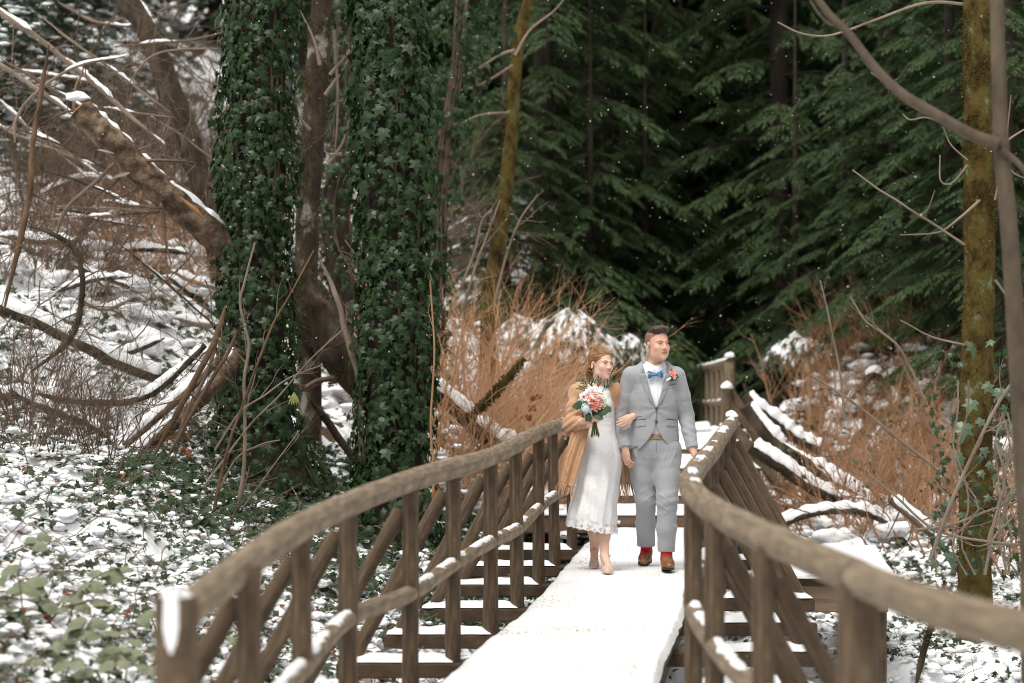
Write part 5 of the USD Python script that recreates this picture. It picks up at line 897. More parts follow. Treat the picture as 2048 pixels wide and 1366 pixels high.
usdkit.material(stage, '/World/Looks/bow_blue', {'c': ('texture_coordinate', {}), 'v': ('voronoi_texture', {'scale': 95.0}), 'r': ('rgb_ramp', {'ramp': [(.0, (.5, .66, .8)), (.28, (.3, .5, .68)), (.4, (.05, .15, .31)), (1, (.04, .12, .26))]}), 'p': ('principled_bsdf', {'roughness': .6})}, [('c.object', 'v.vector'), ('v.distance', 'r.fac'), ('r.color', 'p.base_color')], surface='p.BSDF')
noise_mat('shoe_brown', [(.3, (.13, .045, .018)), (.7, (.3, .12, .05))], 14, .32, .25, 60, spec=.6); plain('sole_dark', (.03, .02, .016), .6); noise_mat('belt_brown', [(.3, (.22, .1, .035)), (.7, (.36, .17, .06))], 20, .45); plain('button_dark', (.06, .065, .07), .35); plain('heel_nude', (.6, .42, .34), .4); plain('metal_pale', (.6, .58, .5), .25, extra={'metallic': 1.0})
def lace(name, alpha, col=(.8, .8, .815)):
    nodes = {'c': ('texture_coordinate', {}), 'v': ('voronoi_texture', {'scale': 110.0, 'feature': 'distance_to_edge'}), 'v2': ('voronoi_texture', {'scale': 30.0}), 'n': ('noise_texture', {'scale': 40.0, 'detail': 3.0}), 'ad': ('math', {'math_type': 'add'}), 'b': ('bump', {'strength': .4, 'distance': .005}),
             'vc': ('voronoi_texture', {'scale': 110.0}), 'rc': ('rgb_ramp', {'ramp': [(.0, tuple(np.array(col) * .97)), (.3, tuple(np.array(col) * .96)), (.6, tuple(np.array(col) * .88))]}), 'p': ('principled_bsdf', {'roughness': .8, 'sheen_weight': .1, 'specular_ior_level': .15})}
    links = [('c.object', 'vc.vector'), ('vc.distance', 'rc.fac'), ('rc.color', 'p.base_color'), ('c.object', 'v.vector'), ('c.object', 'v2.vector'), ('c.object', 'n.vector'), ('v2.distance', 'ad.value1'), ('n.fac', 'ad.value2'), ('ad.value', 'b.height'), ('b.normal', 'p.normal')]; out = 'p.BSDF'
    if alpha:
        nodes |= {'t': ('transparent_bsdf', {}), 'm': ('mix_closure', {}), 'e': ('map_range', {'from_min': .12, 'from_max': .16}), 'e2': ('map_range', {'from_min': .5, 'from_max': .44}), 'mx': ('math', {'math_type': 'minimum'}), 'k': ('math', {'math_type': 'multiply', 'value2': .9})}
        links += [('v.distance', 'e.value'), ('v2.distance', 'e2.value'), ('e.result', 'mx.value1'), ('e2.result', 'k.value1'), ('k.value', 'mx.value2'), ('mx.value', 'm.fac'), ('p.BSDF', 'm.closure1'), ('t.BSDF', 'm.closure2')]; out = 'm.closure'
    _mats[name] = usdkit.material(stage, '/World/Looks/' + name, nodes, links, surface=out)
lace('lace_white', False); lace('lace_open', True)
def translate(o, p): return (np.asarray(o[0]) + p, o[1])

# ================= the groom
GO = np.array([1.052, 17.43, 0.0])
groom = thing('person', 'man in light grey suit, white shirt, blue bow tie and red socks', 'person', GO)
HC = np.array([.012, .235, 1.652]); HR = rotz(.46) @ rotx(-.08)
hipL, hipR = np.array([-.095, .3, .9]), np.array([.08, .27, .9]); kneeL, kneeR = np.array([-.07, .3, .5]), np.array([.078, .17, .5]); ankL, ankR = np.array([-.045, .665, .1]), np.array([.074, .205, .09])
shL, shR = np.array([-.185, .27, 1.425]), np.array([.155, .27, 1.425]); elL, elR = np.array([-.253, .31, 1.13]), np.array([.226, .32, 1.13]); wrL, wrR = np.array([-.225, .2, .9]), np.array([.263, .2, .895])
B = Field((-.4, -.05, -.02), (.42, .85, 1.83), .0048)
w = head(B, HC, HR)
B.cap((.0, .272, 1.57), (-.012, .283, 1.43), .05, .057, .025); B.chain([(-.012, .29, 1.38), (-.012, .29, 1.2), (-.01, .29, .98)], [.1, .1, .1], .03, sq=(1, .6)); B.cap(shL, shR, .05, .05, .03)
for a, b, c in ((hipL, kneeL, ankL), (hipR, kneeR, ankR)): B.chain([a, b, c], [.085, .052, .035], .03)
for a, b, c in ((shL, elL, wrL), (shR, elR, wrR)): B.chain([a, b, c], [.048, .04, .027], .02)
for a, dx in ((ankL, -.03), (ankR, .004)): B.cap(a, a + [dx, -.1, -.04], .028, .024, .02)
hand(B, wrL + [.0, -.005, -.01], (.12, -.1, -1), (.6, .5, 0), .55, 1.0, 1, .3)
hand(B, wrR + [.004, -.008, -.012], (.32, -.3, -.85), (-.75, .35, -.3), (.75, .85, .9, .95), 1.0, -1, .3)
obj('body', B.mesh(), 'skin_man', groom, smooth=True)
mouth_eyes(w, HR, groom, gaze=.003)
# hair: clipped sides and longer swept top
H = Field(HC - .16, HC + .2, .0036); hw = lambda p: HC + HR @ np.asarray(p, float)
H.ell(hw((0, .018, .04)), (.0772, .0965, .0895), HR, .004)
for p, r, k in (((0, -.062, -.06), (.085, .09, .12), .01), ((0, -.1, .0), (.09, .075, .076), .012), ((0, .02, -.125), (.12, .16, .105), .012)): H.ell(hw(p), r, HR, k, True)
for sg in (-1, 1): H.ell(hw((sg * .08, .01, -.01)), (.02, .026, .036), HR, .006, True); H.ell(hw((sg * .085, -.055, .0)), (.05, .045, .055), HR, .01, True)
obj('hair_sides', H.mesh(), 'hair_fade', groom, smooth=True)
H = Field(HC - .14, HC + .22, .0034); H.ell(hw((0, .01, .088)), (.065, .088, .052), HR, .01); H.ell(hw((0, -.045, .106)), (.056, .046, .03), HR, .02); H.cap(hw((-.045, -.066, .102)), hw((.045, -.07, .11)), .015, .018, .02)
H.ell(hw((0, -.115, .06)), (.1, .052, .038), HR, .01, True)
v, f = H.mesh(); n_ = vnormals(v, f); q = (v - HC) @ HR; amp = meshkit.fbm(np.stack([q[:, 0] * 75 + q[:, 2] * 20, q[:, 1] * 22, q[:, 2] * 30], 1) + 4, 3, 4) - .45; v = v + n_ * (amp * .017)[:, None]
obj('hair_top', (v, f), 'hair_dark', groom, smooth=True)
# shirt
S = Field((-.2, .05, .85), (.2, .5, 1.6), .005); S.chain([(-.012, .285, 1.42), (-.012, .285, 1.25), (-.012, .285, .95)], [.118, .128, .125], .05, sq=(1, .8)); S.cap((-.004, .268, 1.51), (-.012, .277, 1.43), .066, .075, .03)
S.func(lambda x, y, z: 1.513 + (y - .27) * .28 + .32 * np.abs(x + .006) * (y < .27) - z, .003)
obj('shirt', S.mesh(), 'shirt_white', groom, smooth=True)
for sg in (-1, 1):
    obj('collar', patch(S, [(-.008 + sg * .004, 1.475), (-.008 + sg * .03, 1.425), (-.008 + sg * .068, 1.452), (-.008 + sg * .062, 1.5), (-.008 + sg * .05, 1.515)], .005, .001, .01), 'shirt_white', groom, smooth=40)
obj('placket', patch(S, [(-.026, 1.2), (.012, 1.2), (.012, 1.44), (-.026, 1.44)], .0025, 0, .02), 'shirt_white', groom, smooth=40)
for z in (1.385, 1.31, 1.24): c = np.array([-.007, float(onto(S, -.007, z, 0.0)) - .003, z]); obj('shirt_button', (np.array(_ico.vertices) * [.005, .0025, .005] + c, np.array(_ico.faces)), 'shirt_white', groom, smooth=True)
# bow tie
bt = obj('bow_tie', MB().add(*loft([np.array([(-.008 + x, .175 - .016 * math.cos(a) * th - .008, 1.437 + .05 * x + hh * math.sin(a)) for a in np.linspace(0, 2 * math.pi, 14, endpoint=False)]) for x, hh, th in ((-.057, .027, .3), (-.055, .03, .8), (-.035, .024, 1.2), (-.015, .013, 1.0), (0, .0115, .9), (.015, .013, 1.0), (.035, .025, 1.2), (.055, .031, .8), (.057, .028, .3))])), 'bow_blue', groom, smooth=35)
obj('knot', (np.array(_ico2.vertices) * [.012, .013, .014] + [-.008, .163, 1.437], np.array(_ico2.faces)), 'bow_blue', bt, smooth=True)
# trousers
Tr = Field((-.32, -.02, .1), (.3, .85, 1.06), .005)
Tr.chain([(-.015, .285, 1.02), (-.013, .29, .93), (-.012, .29, .87)], [.128, .142, .13], .05, sq=(1, .8)) 
Tr.chain([(-.098, .305, .88), (-.086, .31, .68), kneeL + [0, 0, .02], (-.064, .44, .32), ankL + [-.006, -.03, .065]], [.107, .09, .074, .07, .068], .03)
Tr.chain([(.085, .275, .88), (.082, .23, .68), kneeR + [0, 0, .02], (.074, .185, .32), ankR + [0, .01, .07]], [.107, .09, .076, .069, .064], .03)
Tr.func(lambda x, y, z: (z - (.142 - .03 * (y - .2) * (y < .4)) ), .002)
Tr.func(lambda x, y, z: 1.0 - z, .002)
v, f = Tr.mesh(); zz = v[:, 2]; n_ = vnormals(v, f)
fold = np.sin((zz * 1.0 + .28 * np.abs(v[:, 0] - np.where(v[:, 0] > 0, .14, -.14)) + .03 * meshkit.noise(v * 9, 2)) * 95) * (np.exp(-((zz - .5) / .12) ** 2) * .0026 * sm(.2, .6, meshkit.noise(v * 6, 5)) + np.exp(-((zz - .8) / .05) ** 2) * .0012) + np.sin(zz * 70 + v[:, 0] * 30) * np.exp(-((zz - .2) / .05) ** 2) * .0012
cr = np.sin((zz * .8 + np.where(v[:, 0] > -.005, .6, -.6) * v[:, 0] + .05 * meshkit.noise(v * 5, 12)) * 105); fold = fold + np.maximum(cr, 0) ** 3 * .005 * np.exp(-((zz - .46) / .16) ** 2) * sm(.35, .65, meshkit.noise(v * 6 + 3, 15)) + np.maximum(np.sin((zz * .5 - np.abs(v[:, 0] + .01) * 1.2) * 80), 0) ** 3 * .004 * np.exp(-((zz - .83) / .06) ** 2)
v = v + n_ * (fold + (meshkit.fbm(v * [12, 12, 3.5], 3, 8) - .5) * .008)[:, None]
obj('trousers', (v, f), 'trouser_grey', groom, smooth=True)
for a, b, ft in ((kneeL, ankL, (-.03, -.1, -.035)), (kneeR, ankR, (.004, -.1, -.035))):
    So = Field(np.minimum(a, b) - .13, np.maximum(a, b) + .13, .004); So.cap(a, b, .06, .042, .02); So.cap(b, b + np.array(ft), .04, .036, .02); So.func(lambda x, y, z: .36 - z + 0 * x, .002)
    obj('sock', So.mesh(), 'sock_red', groom, smooth=True)
obj('belt', patch(Tr, [(-.075, .962), (.07, .962), (.07, .999), (-.075, .999)], .006, .001, .012), 'belt_brown', groom, smooth=40)
yb = float(onto(Tr, -.003, .981, -.1)); obj('buckle', box((-.003, yb - .009, .981), (.036, .006, .03), bev=.002), 'metal_pale', groom)
obj('fly_seam', patch(Tr, [(-.003, .83), (.0005, .83), (.0005, .955), (-.003, .955)], .002, .0005, .02), 'seam_grey', groom)
def shoe(heel, toe, name, roll=0.0):
    heel, toe = np.asarray(heel, float), np.asarray(toe, float); d = unit((toe - heel) * [1, 1, 0]); L = np.linalg.norm((toe - heel)[:2]); sd = np.array([-d[1], d[0], 0]); slope = (toe[2] - heel[2]) / L
    G_ = Field(np.minimum(heel, toe) - .09, np.maximum(heel, toe) + [.09, .09, .15], .004); at_ = lambda t, s_, z: heel + d * t * L + sd * s_ + np.array([0, 0, z + slope * t * L])
    G_.cap(at_(.1, 0, .045), at_(.35, 0, .05), .036, .038, .02); G_.cap(at_(.1, 0, .085), at_(.2, 0, .085), .036, .036, .02); G_.cap(at_(.3, 0, .06), at_(.62, 0, .035), .041, .042, .03); G_.cap(at_(.6, 0, .03), at_(.9, .004, .024), .044, .027, .03)
    G_.cap(at_(.12, 0, .13), at_(.16, 0, .1), .03, .028, .008, True); zf = lambda x, y, z: -(z - heel[2] - .012 - slope * ((x - heel[0]) * d[0] + (y - heel[1]) * d[1])); G_.func(lambda x, y, z: -zf(x, y, z), .002)
    s_ = obj(name, G_.mesh(), 'shoe_brown', groom, smooth=True)
    out = [at_(t, wd * sg, 0) for t, wd in ((0, .02), (.05, .033), (.2, .037), (.4, .036), (.62, .046), (.8, .043), (.93, .028), (1.0, .008)) for sg in (1,)] + [at_(t, -wd, 0) for t, wd in ((1.0, .008), (.93, .028), (.8, .043), (.62, .046), (.4, .036), (.2, .037), (.05, .033), (0, .02))]
    out = np.array(out); v = np.vstack([out, out + [0, 0, .016]]); n = len(out); hull = trimesh.convex.convex_hull(v); obj('sole', (np.array(hull.vertices), np.array(hull.faces)), 'sole_dark', s_)
    h = trimesh.convex.convex_hull(np.array([at_(t, wd, z) for t, wd in ((.0, .02), (.0, -.02), (.06, .033), (.06, -.033), (.26, .035), (.26, -.035)) for z in (-.02, 0)])); obj('heel', (np.array(h.vertices), np.array(h.faces)), 'sole_dark', s_)
    for j, t in enumerate((.3, .37, .44, .51)):
        a = [at_(t, x, .102 - (t - .3) * .12 - 7 * x * x) for x in np.linspace(-.02, .02, 7)]; obj('lace', MB().add(*tube(a, .0025, 5)), 'sole_dark', s_, smooth=True)
    for sg in (-1, 1): obj('lace_loop', MB().add(*tube(spline([at_(.3, 0, .105), at_(.3, sg * .022, .112), at_(.34, sg * .034, .088), at_(.35, sg * .015, .096)], 14), .002, 5)), 'sole_dark', s_, smooth=True)
shoe((-.03, .735, .04), (-.085, .475, .012), 'shoe'); shoe((.072, .265, .022), (.082, -.015, .03), 'shoe')
# jacket
J = Field((-.36, .02, .84), (.36, .56, 1.6), .005)
J.chain([(-.012, .29, 1.4), (-.014, .288, 1.25), (-.015, .288, 1.1), (-.016, .292, .96), (-.018, .295, .9)], [.148, .168, .158, .172, .178], .05, sq=(1, .76)); J.cap(shL + [.02, 0, -.005], shR + [-.02, 0, -.005], .069, .069, .05); J.cap((-.05, .285, 1.475), (.04, .285, 1.475), .045, .045, .06)
for a, b, c, sg in ((shL, elL, wrL, -1), (shR, elR, wrR, 1)): J.chain([a + [-sg * .005, 0, .0], (a + b) / 2, b, (b + c) / 2, c + (b - c) * .02], [.067, .063, .058, .051, .045], .016)
J.cap((-.004, .268, 1.56), (-.012, .28, 1.44), .066, .076, .015, True)
def opening(x, y, z):                              # the V of the front, and the cutaway below the buttons
    c = -.004; hw_ = np.where(z > 1.19, .004 + (z - 1.19) * .285, .0) ; v_ = np.abs(x - c - .0) - hw_; low = np.where(z < 1.09, .002 + .112 * (np.maximum(1.09 - z, 0) / .19) ** 1.8, -.02); l_ = np.abs(x - c) - low
    return np.maximum(np.minimum(v_, l_), y - .268) + np.where((z > 1.19) | (z < 1.09), 0, .02)
J.func(opening, .003); J.func(lambda x, y, z: z - (.882 + .06 * np.maximum(0, .06 - np.abs(x + .006)) / .06 * (y < .28)), .003)
for c, b in ((wrL, elL), (wrR, elR)):
    d = unit(c - b); J.func(lambda x, y, z: np.maximum(-((x - c[0]) * d[0] + (y - c[1]) * d[1] + (z - c[2]) * d[2]) , np.sqrt((x - c[0]) ** 2 + (y - c[1]) ** 2 + (z - c[2]) ** 2) - .09), .002)
v, f = J.mesh(); n_ = vnormals(v, f); arm = sm(.17, .2, np.abs(v[:, 0] + .014)) * 1.0; zz = v[:, 2]
fold = np.sin((zz + .45 * np.abs(v[:, 0]) + .03 * meshkit.noise(v * 8, 3)) * 130) * .0028 * arm * np.exp(-((zz - 1.08) / .12) ** 2) * sm(.25, .6, meshkit.noise(v * 7, 9))
pull = np.sin(np.arctan2(zz - 1.19, np.abs(v[:, 0] + .004) + .02) * 9) * .0026 * np.exp(-((zz - 1.16) / .1) ** 2) * (1 - arm) * (v[:, 1] < .28)
v = v + n_ * (fold + pull + (meshkit.fbm(v * [8, 8, 4], 3, 18) - .5) * .009)[:, None]
jk = obj('jacket', (v, f), 'suit_grey', groom, smooth=True)
J2 = J
for sg in (-1, 1):                                  # lapels, with a notch
    X_ = lambda x, z: (-.004 + sg * x, z)
    edge = lambda z: .004 + (z - 1.19) * .285
    lap = [X_(edge(1.195), 1.195), X_(edge(1.3) + .0, 1.3), X_(edge(1.4), 1.4), X_(.074, 1.445), X_(.122, 1.437), X_(.118, 1.42), X_(.088, 1.33), X_(.048, 1.245)]
    obj('lapel', patch(J2, lap, .006, .001, .012), 'lapel_grey', jk, smooth=40)
    col = [X_(.0745, 1.449), X_(.078, 1.48), X_(.088, 1.498), X_(.1, 1.488), X_(.108, 1.452)]; obj('jacket_collar', patch(J2, col, .007, .001, .012), 'lapel_grey', jk, smooth=40)
    fl = [X_(.075, 1.063), X_(.165, 1.05), X_(.167, 1.098), X_(.077, 1.108)]; obj('pocket_flap', patch(J2, fl, .005, .001, .012), 'suit_grey', jk, smooth=40)
    obj('seam', patch(J2, [X_(.074, 1.109), X_(.168, 1.099), X_(.168, 1.103), X_(.074, 1.113)], .0062, .001, .012), 'seam_grey', jk)
obj('ticket_pocket', patch(J2, [(-.172, 1.118), (-.095, 1.128), (-.095, 1.133), (-.172, 1.123)], .003, .001, .012), 'seam_grey', jk)
obj('breast_pocket', patch(J2, [(.088, 1.333), (.148, 1.345), (.147, 1.364), (.087, 1.352)], .004, .001, .012), 'suit_grey', jk, smooth=40)
obj('seam', patch(J2, [(.087, 1.352), (.147, 1.364), (.147, 1.367), (.087, 1.355)], .0055, .001, .012), 'seam_grey', jk)
obj('front_edge', patch(J2, [(-.002, 1.09), (.0015, 1.09), (.0015, 1.195), (-.002, 1.195)], .002, .0005, .012), 'seam_grey', jk)
for z in (1.19, 1.093): c = np.array([-.002, float(onto(J2, -.002, z, 0.0)) - .005, z]); obj('button', (np.array(_ico2.vertices) * [.0105, .004, .0105] + c, np.array(_ico2.faces)), 'button_dark', jk, smooth=True)
# boutonniere
plain('petal_pink', (.8, .35, .29), .6); plain('petal_blush', (.85, .56, .49), .6); plain('petal_cream', (.82, .79, .66), .6); plain('petal_blue', (.62, .7, .74), .6); plain('leaf_deep', (.03, .075, .03), .45); plain('leaf_sage', (.12, .17, .11), .5); plain('stem_green', (.07, .11, .04), .5); plain('ribbon_white', (.8, .8, .8), .5); plain('berry_dark', (.03, .03, .035), .3)
def rose(parent, c, d, r, mat, seed, name='rose', n=16):
    r_ = np.random.default_rng(seed); d = unit(d); a0 = unit(np.cross(d, [.3, .2, 1])); b0 = np.cross(d, a0); m = MB()
    for k in range(n):
        t = k / (n - 1); a = k * 2.4; o = a0 * math.cos(a) + b0 * math.sin(a); rr = r * (.16 + .8 * t); up = d * (1 - t * .75) + o * (.12 + .8 * t); p = c + o * rr * .38 - d * r * .45; L = r * (.85 + .3 * t)
        q = OVAL[0].copy(); q[:, 2] += q[:, 0] ** 2 * 1.2 * (1.3 - t); m.add(*place_many(q, OVAL[1], p[None], up[None], (-o + d * .2)[None] if t < .6 else (d - o * .4)[None], np.array([[L * (.7 + .7 * t), L, L]])))
    m.add(np.array(_ico.vertices) * r * .38 + c - d * r * .1, np.array(_ico.faces)); return obj(name, m, mat, parent, smooth=True)
bo = obj('boutonniere', (np.array(_ico2.vertices) * [.014, .014, .024] + np.array([.114, float(onto(J2, .114, 1.425, 0.)) - .016, 1.42]), np.array(_ico2.faces)), 'leaf_deep', groom, smooth=True)
cb = np.array([.118, float(onto(J2, .114, 1.425, 0.)) - .03, 1.445]); rose(bo, cb, (.2, -1, .4), .024, 'petal_pink', 3); rose(bo, cb + [.012, .0, -.028], (.3, -1, .1), .015, 'petal_blush', 4)
for k, (dx, dz) in enumerate(((-.25, 1), (.5, -.7), (-.2, -.9), (.9, -.3))): obj('leaf', place_many(*OVAL, (cb + [0, .012, -.015])[None], np.array([[dx, -.1, dz]]), np.array([[0, -1, .2]]), np.array([.05])), 'leaf_deep', bo)
obj('wrapped_stem', MB().add(*tube([cb + [-.006, .01, -.03], cb + [-.045, .014, -.055]], .0075, 8)), 'ribbon_white', bo, smooth=True)

# ================= the bride
BO = np.array([.656, 17.5, 0.0])
bride = thing('person', 'woman in white lace midi dress with a tan fringed shawl and nude heels', 'person', BO)
HC2 = np.array([-.006, .15, 1.512]); HR2 = rotz(.64) @ rotx(-.03) @ roty(.06); s2 = .945
fA, fB = np.array([.018, .06, .115]), np.array([-.045, .42, .135])           # ankles: near (front) foot and far foot
B = Field((-.34, -.32, -.02), (.3, .7, 1.68), .0048); w2 = head(B, HC2, HR2, True, s2)
B.cap((-.018, .185, 1.44), (-.03, .2, 1.32), .047, .05, .03); B.chain([(-.035, .2, 1.25), (-.03, .2, 1.1), (-.025, .2, .95)], [.1, .088, .1], .05, sq=(1, .8)); B.cap((-.165, .2, 1.3), (.09, .2, 1.31), .045, .045, .05)
for hip, knee, an in (((.01, .21, .88), (.0, .21, .5), fA), ((-.08, .22, .88), (-.055, .27, .5), fB)): B.chain([hip, knee, knee * np.array([.4, .4, .4]) + an * np.array([.6, .6, .6]), an], [.085, .05, .047, .029], .03)
shl, ell_, wrl = np.array([-.168, .2, 1.3]), np.array([-.215, .13, 1.075]), np.array([-.125, -.09, 1.105]); shr, elr, wrr = np.array([.085, .2, 1.31]), np.array([.16, .28, 1.1]), np.array([.222, .13, 1.128])
B.chain([shl, ell_, wrl], [.042, .034, .023], .02); B.chain([shr, elr, wrr], [.042, .034, .023], .02)
hand(B, wrl + [.012, -.012, .002], (.85, -.45, .12), (-.15, .45, .35), (.85, .95, 1.0, 1.0), .9, 1, .2, .005)
hand(B, wrr + [-.008, -.012, -.004], (-.72, -.42, -.34), (-.35, .75, -.1), (.55, .6, .65, .7), .9, -1, .35, .005, .3)
for an, dirn in ((fA, (.03, -.13, -.085)), (fB, (-.01, -.12, -.085))): B.cap(an, an + dirn, .029, .024, .02); B.cap(an + [0, .01, -.02], an + [0, .012, -.045], .027, .022, .02)
v, f = B.mesh(); obj('body', (v, f), 'skin_woman', bride, smooth=True); mouth_eyes(w2, HR2, bride, True, s2, 'brow_light', .002)
# hair swept over the head into a low curled bun
hw = lambda p: HC2 + HR2 @ (np.asarray(p, float) * s2); H = Field(HC2 - .2, HC2 + .2, .0038)
H.ell(hw((0, .022, .044)), np.array([.083, .102, .095]) * s2, HR2, .006)
H.ell(hw((.016, -.1, -.026)), np.array([.07, .078, .098]) * s2, HR2, .012, True); H.ell(hw((0, -.02, -.12)), np.array([.12, .12, .085]) * s2, HR2, .014, True)
for sg in (-1, 1): H.ell(hw((sg * .085, .0, -.03)), np.array([.03, .03, .045]) * s2, HR2, .01, True)
v, f = H.mesh(); q = (v - HC2) @ HR2; n_ = vnormals(v, f); v = v + n_ * ((meshkit.fbm(np.stack([q[:, 0] * 30 + q[:, 2] * 60, q[:, 1] * 8 - q[:, 0] * 20, q[:, 2] * 75 + q[:, 1] * 22], 1), 2, 5) - .5) * .008)[:, None]
hr = obj('hair', (v, f), 'hair_blonde', bride, smooth=True)
r_ = np.random.default_rng(8)
for k in range(64):
    c = hw((-.01 + r_.normal() * .022, .1 + r_.normal() * .016, -.035 + r_.normal() * .03)); a = r_.uniform(0, 6.28); rad = r_.uniform(.012, .027); ax1 = HR2 @ unit(r_.normal(size=3)); ax2 = unit(np.cross(ax1, HR2 @ unit(r_.normal(size=3)))); q = np.linspace(0, r_.uniform(3.5, 6.5), 16)
    obj('curl', MB().add(*tube(c + np.cos(q + a)[:, None] * ax1 * rad + np.sin(q + a)[:, None] * ax2 * rad, np.linspace(.0058, .003, 16), 6)), 'hair_blonde', hr, smooth=True)
for k in range(10):
    c = hw((-.02 + r_.normal() * .02, .1 + r_.normal() * .02, -.07)); q = [c, c + HR2 @ np.array([r_.normal() * .012, .012, -.02]), c + HR2 @ np.array([r_.normal() * .03, .02 + r_.normal() * .015, -.045]), c + HR2 @ np.array([r_.normal() * .04, .04 + r_.normal() * .02, -.05])]
    obj('loose_strand', MB().add(*tube(spline(q, 10), np.linspace(.003, .001, 10), 5)), 'hair_blonde', hr, smooth=True)
for k in range(70):                                    # sweeping strands over the crown
    b = r_.uniform(-1, 1); q = []
    for t in np.linspace(0, 1, 12): th = -1.15 + t * 2.5; ph = b * (1.2 - .75 * t) + .25 * (1 - t); p = np.array([.0835 * math.sin(ph), .022 - .101 * math.cos(th + 1.57 - 1.57) * 0 + .102 * math.sin(th) * math.cos(ph), .044 + .0955 * math.cos(th) * math.cos(ph)]); q.append(hw((p - [0, .022, .044]) * 1.015 + [0, .022, .044]))
    obj('strand', MB().add(*tube(np.array(q), np.linspace(.003, .0016, 12) * r_.uniform(.6, 1.3), 6)), 'hair_blonde', hr, smooth=True) if k < 60 else 0
for sg in (-1,): obj('earring', MB().add(*tube([hw((sg * .083, -.0, -.045)), hw((sg * .083, -.001, -.062))], [.0022, .0032], 6)), 'metal_pale', bride, smooth=True)
# dress: fitted halter bodice and a long skirt blown to the left
def oval(cx_, cy_, rx, ry, z, n=72, pleat=0.0, ph=0.0, dz=None):
    a = np.linspace(0, 2 * math.pi, n, endpoint=False); k = 1 + pleat * (np.sin(a * 9 + ph) * .6 + np.sin(a * 17 + ph * 1.7) * .4); r = np.stack([cx_ + rx * k * np.cos(a), cy_ + ry * k * np.sin(a), np.full(n, z)], 1)
    if dz is not None: r[:, 2] += dz(r[:, 0], a)
    return r
zs = [(1.135, -.014, .2, .1, .083), (1.09, -.006, .2, .104, .09), (1.05, -.006, .2, .104, .09), (1.0, -.006, .2, .112, .098), (.93, -.004, .2, .136, .115), (.86, .0, .2, .152, .13), (.78, -.008, .2, .157, .14), (.7, -.015, .21, .154, .15), (.6, -.02, .2, .152, .165), (.5, -.028, .2, .153, .18), (.42, -.035, .195, .158, .19), (.355, -.042, .195, .16, .195)]
zz = np.linspace(1.135, .37, 60); tab = np.array(zs); prm = [np.interp(-zz, -tab[:, 0], tab[:, i]) for i in range(1, 5)]; sk = []
for i, z in enumerate(zz):
    low = sm(.95, .3, z); drop = lambda x, a, low=low: low * (-.03 * (x + .05) / .15)
    r = oval(prm[0][i] - .02 * low, prm[1][i], prm[2][i], prm[3][i], z, 96, .016 * sm(1.0, .85, z) + .065 * low, .8 + low * 1.1, drop)
    r[:, 0] -= .03 * low * sm(-.1, -.2, r[:, 0]); r[:, 1] -= .055 * np.exp(-((r[:, 0] - .03) / .06) ** 2) * (r[:, 1] < prm[1][i]) * np.exp(-((z - .6) / .2) ** 2); sk.append(r)
sk = np.array(sk); q = sk.reshape(-1, 3); n0 = unit((q - np.stack([np.repeat(prm[0], 96), np.repeat(prm[1], 96), q[:, 2]], 1)) * [1, 1, 0]); wr_ = np.sin(q[:, 2] * 150 + 25 * meshkit.noise(q * [5, 5, 2], 3)) * .0022 * np.exp(-((q[:, 2] - 1.08) / .06) ** 2) + (meshkit.fbm(q * [11, 11, 4], 3, 6) - .5) * .016 + np.sin((q[:, 0] * .9 + q[:, 2] * .75) * 38) * .004 * sm(.95, .7, q[:, 2]) * sm(.3, .5, meshkit.noise(q * 4, 8))
sk = (q + n0 * wr_[:, None]).reshape(sk.shape); dr = obj('dress', MB().add(*loft(sk, False, False)), 'lace_white', bride, smooth=True)
hem = [sk[-1]]
for t in np.linspace(.12, 1, 9):
    r = sk[-1].copy(); a = np.linspace(0, 2 * math.pi, 96, endpoint=False); r[:, 2] -= .075 * t + .012 * np.abs(np.sin(a * 11)) * t - .01 * t; r[:, :2] += (r[:, :2] - r[:, :2].mean(0)) * .06 * t; hem.append(r)
obj('lace_hem', MB().add(*loft(np.array(hem), False, False)), 'lace_open', dr, smooth=True)
D = Field((-.2, .02, 1.05), (.18, .4, 1.42), .0048); D.chain([(-.032, .2, 1.255), (-.028, .198, 1.19), (-.008, .2, 1.1)], [.112, .11, .103], .04, sq=(1, .84)); D.ell((-.075, .125, 1.215), (.052, .04, .05), None, .04); D.ell((.015, .125, 1.215), (.052, .04, .05), None, .04); D.cap((-.095, .15, 1.3), (-.03, .16, 1.345), .025, .02, .04); D.cap((.035, .15, 1.3), (-.02, .16, 1.345), .025, .02, .04)
D.func(lambda x, y, z: 1.345 + 7 * (x + .028) ** 2 - 1.1 * np.maximum(np.abs(x + .028) - .06, 0) - z + 0 * y, .003); v, f = D.mesh(); v = wrinkle(v, f, .004, (20, 20, 12), 3); obj('bodice', (v, f), 'lace_white', dr, smooth=True)
for sg in (-1, 1): obj('strap', MB().add(*tube(spline([(-.028 + sg * .055, .125, 1.325), (-.024 + sg * .055, .16, 1.375), (-.02 + sg * .035, .22, 1.4)], 12), .007, 7)), 'lace_white', dr, smooth=True)
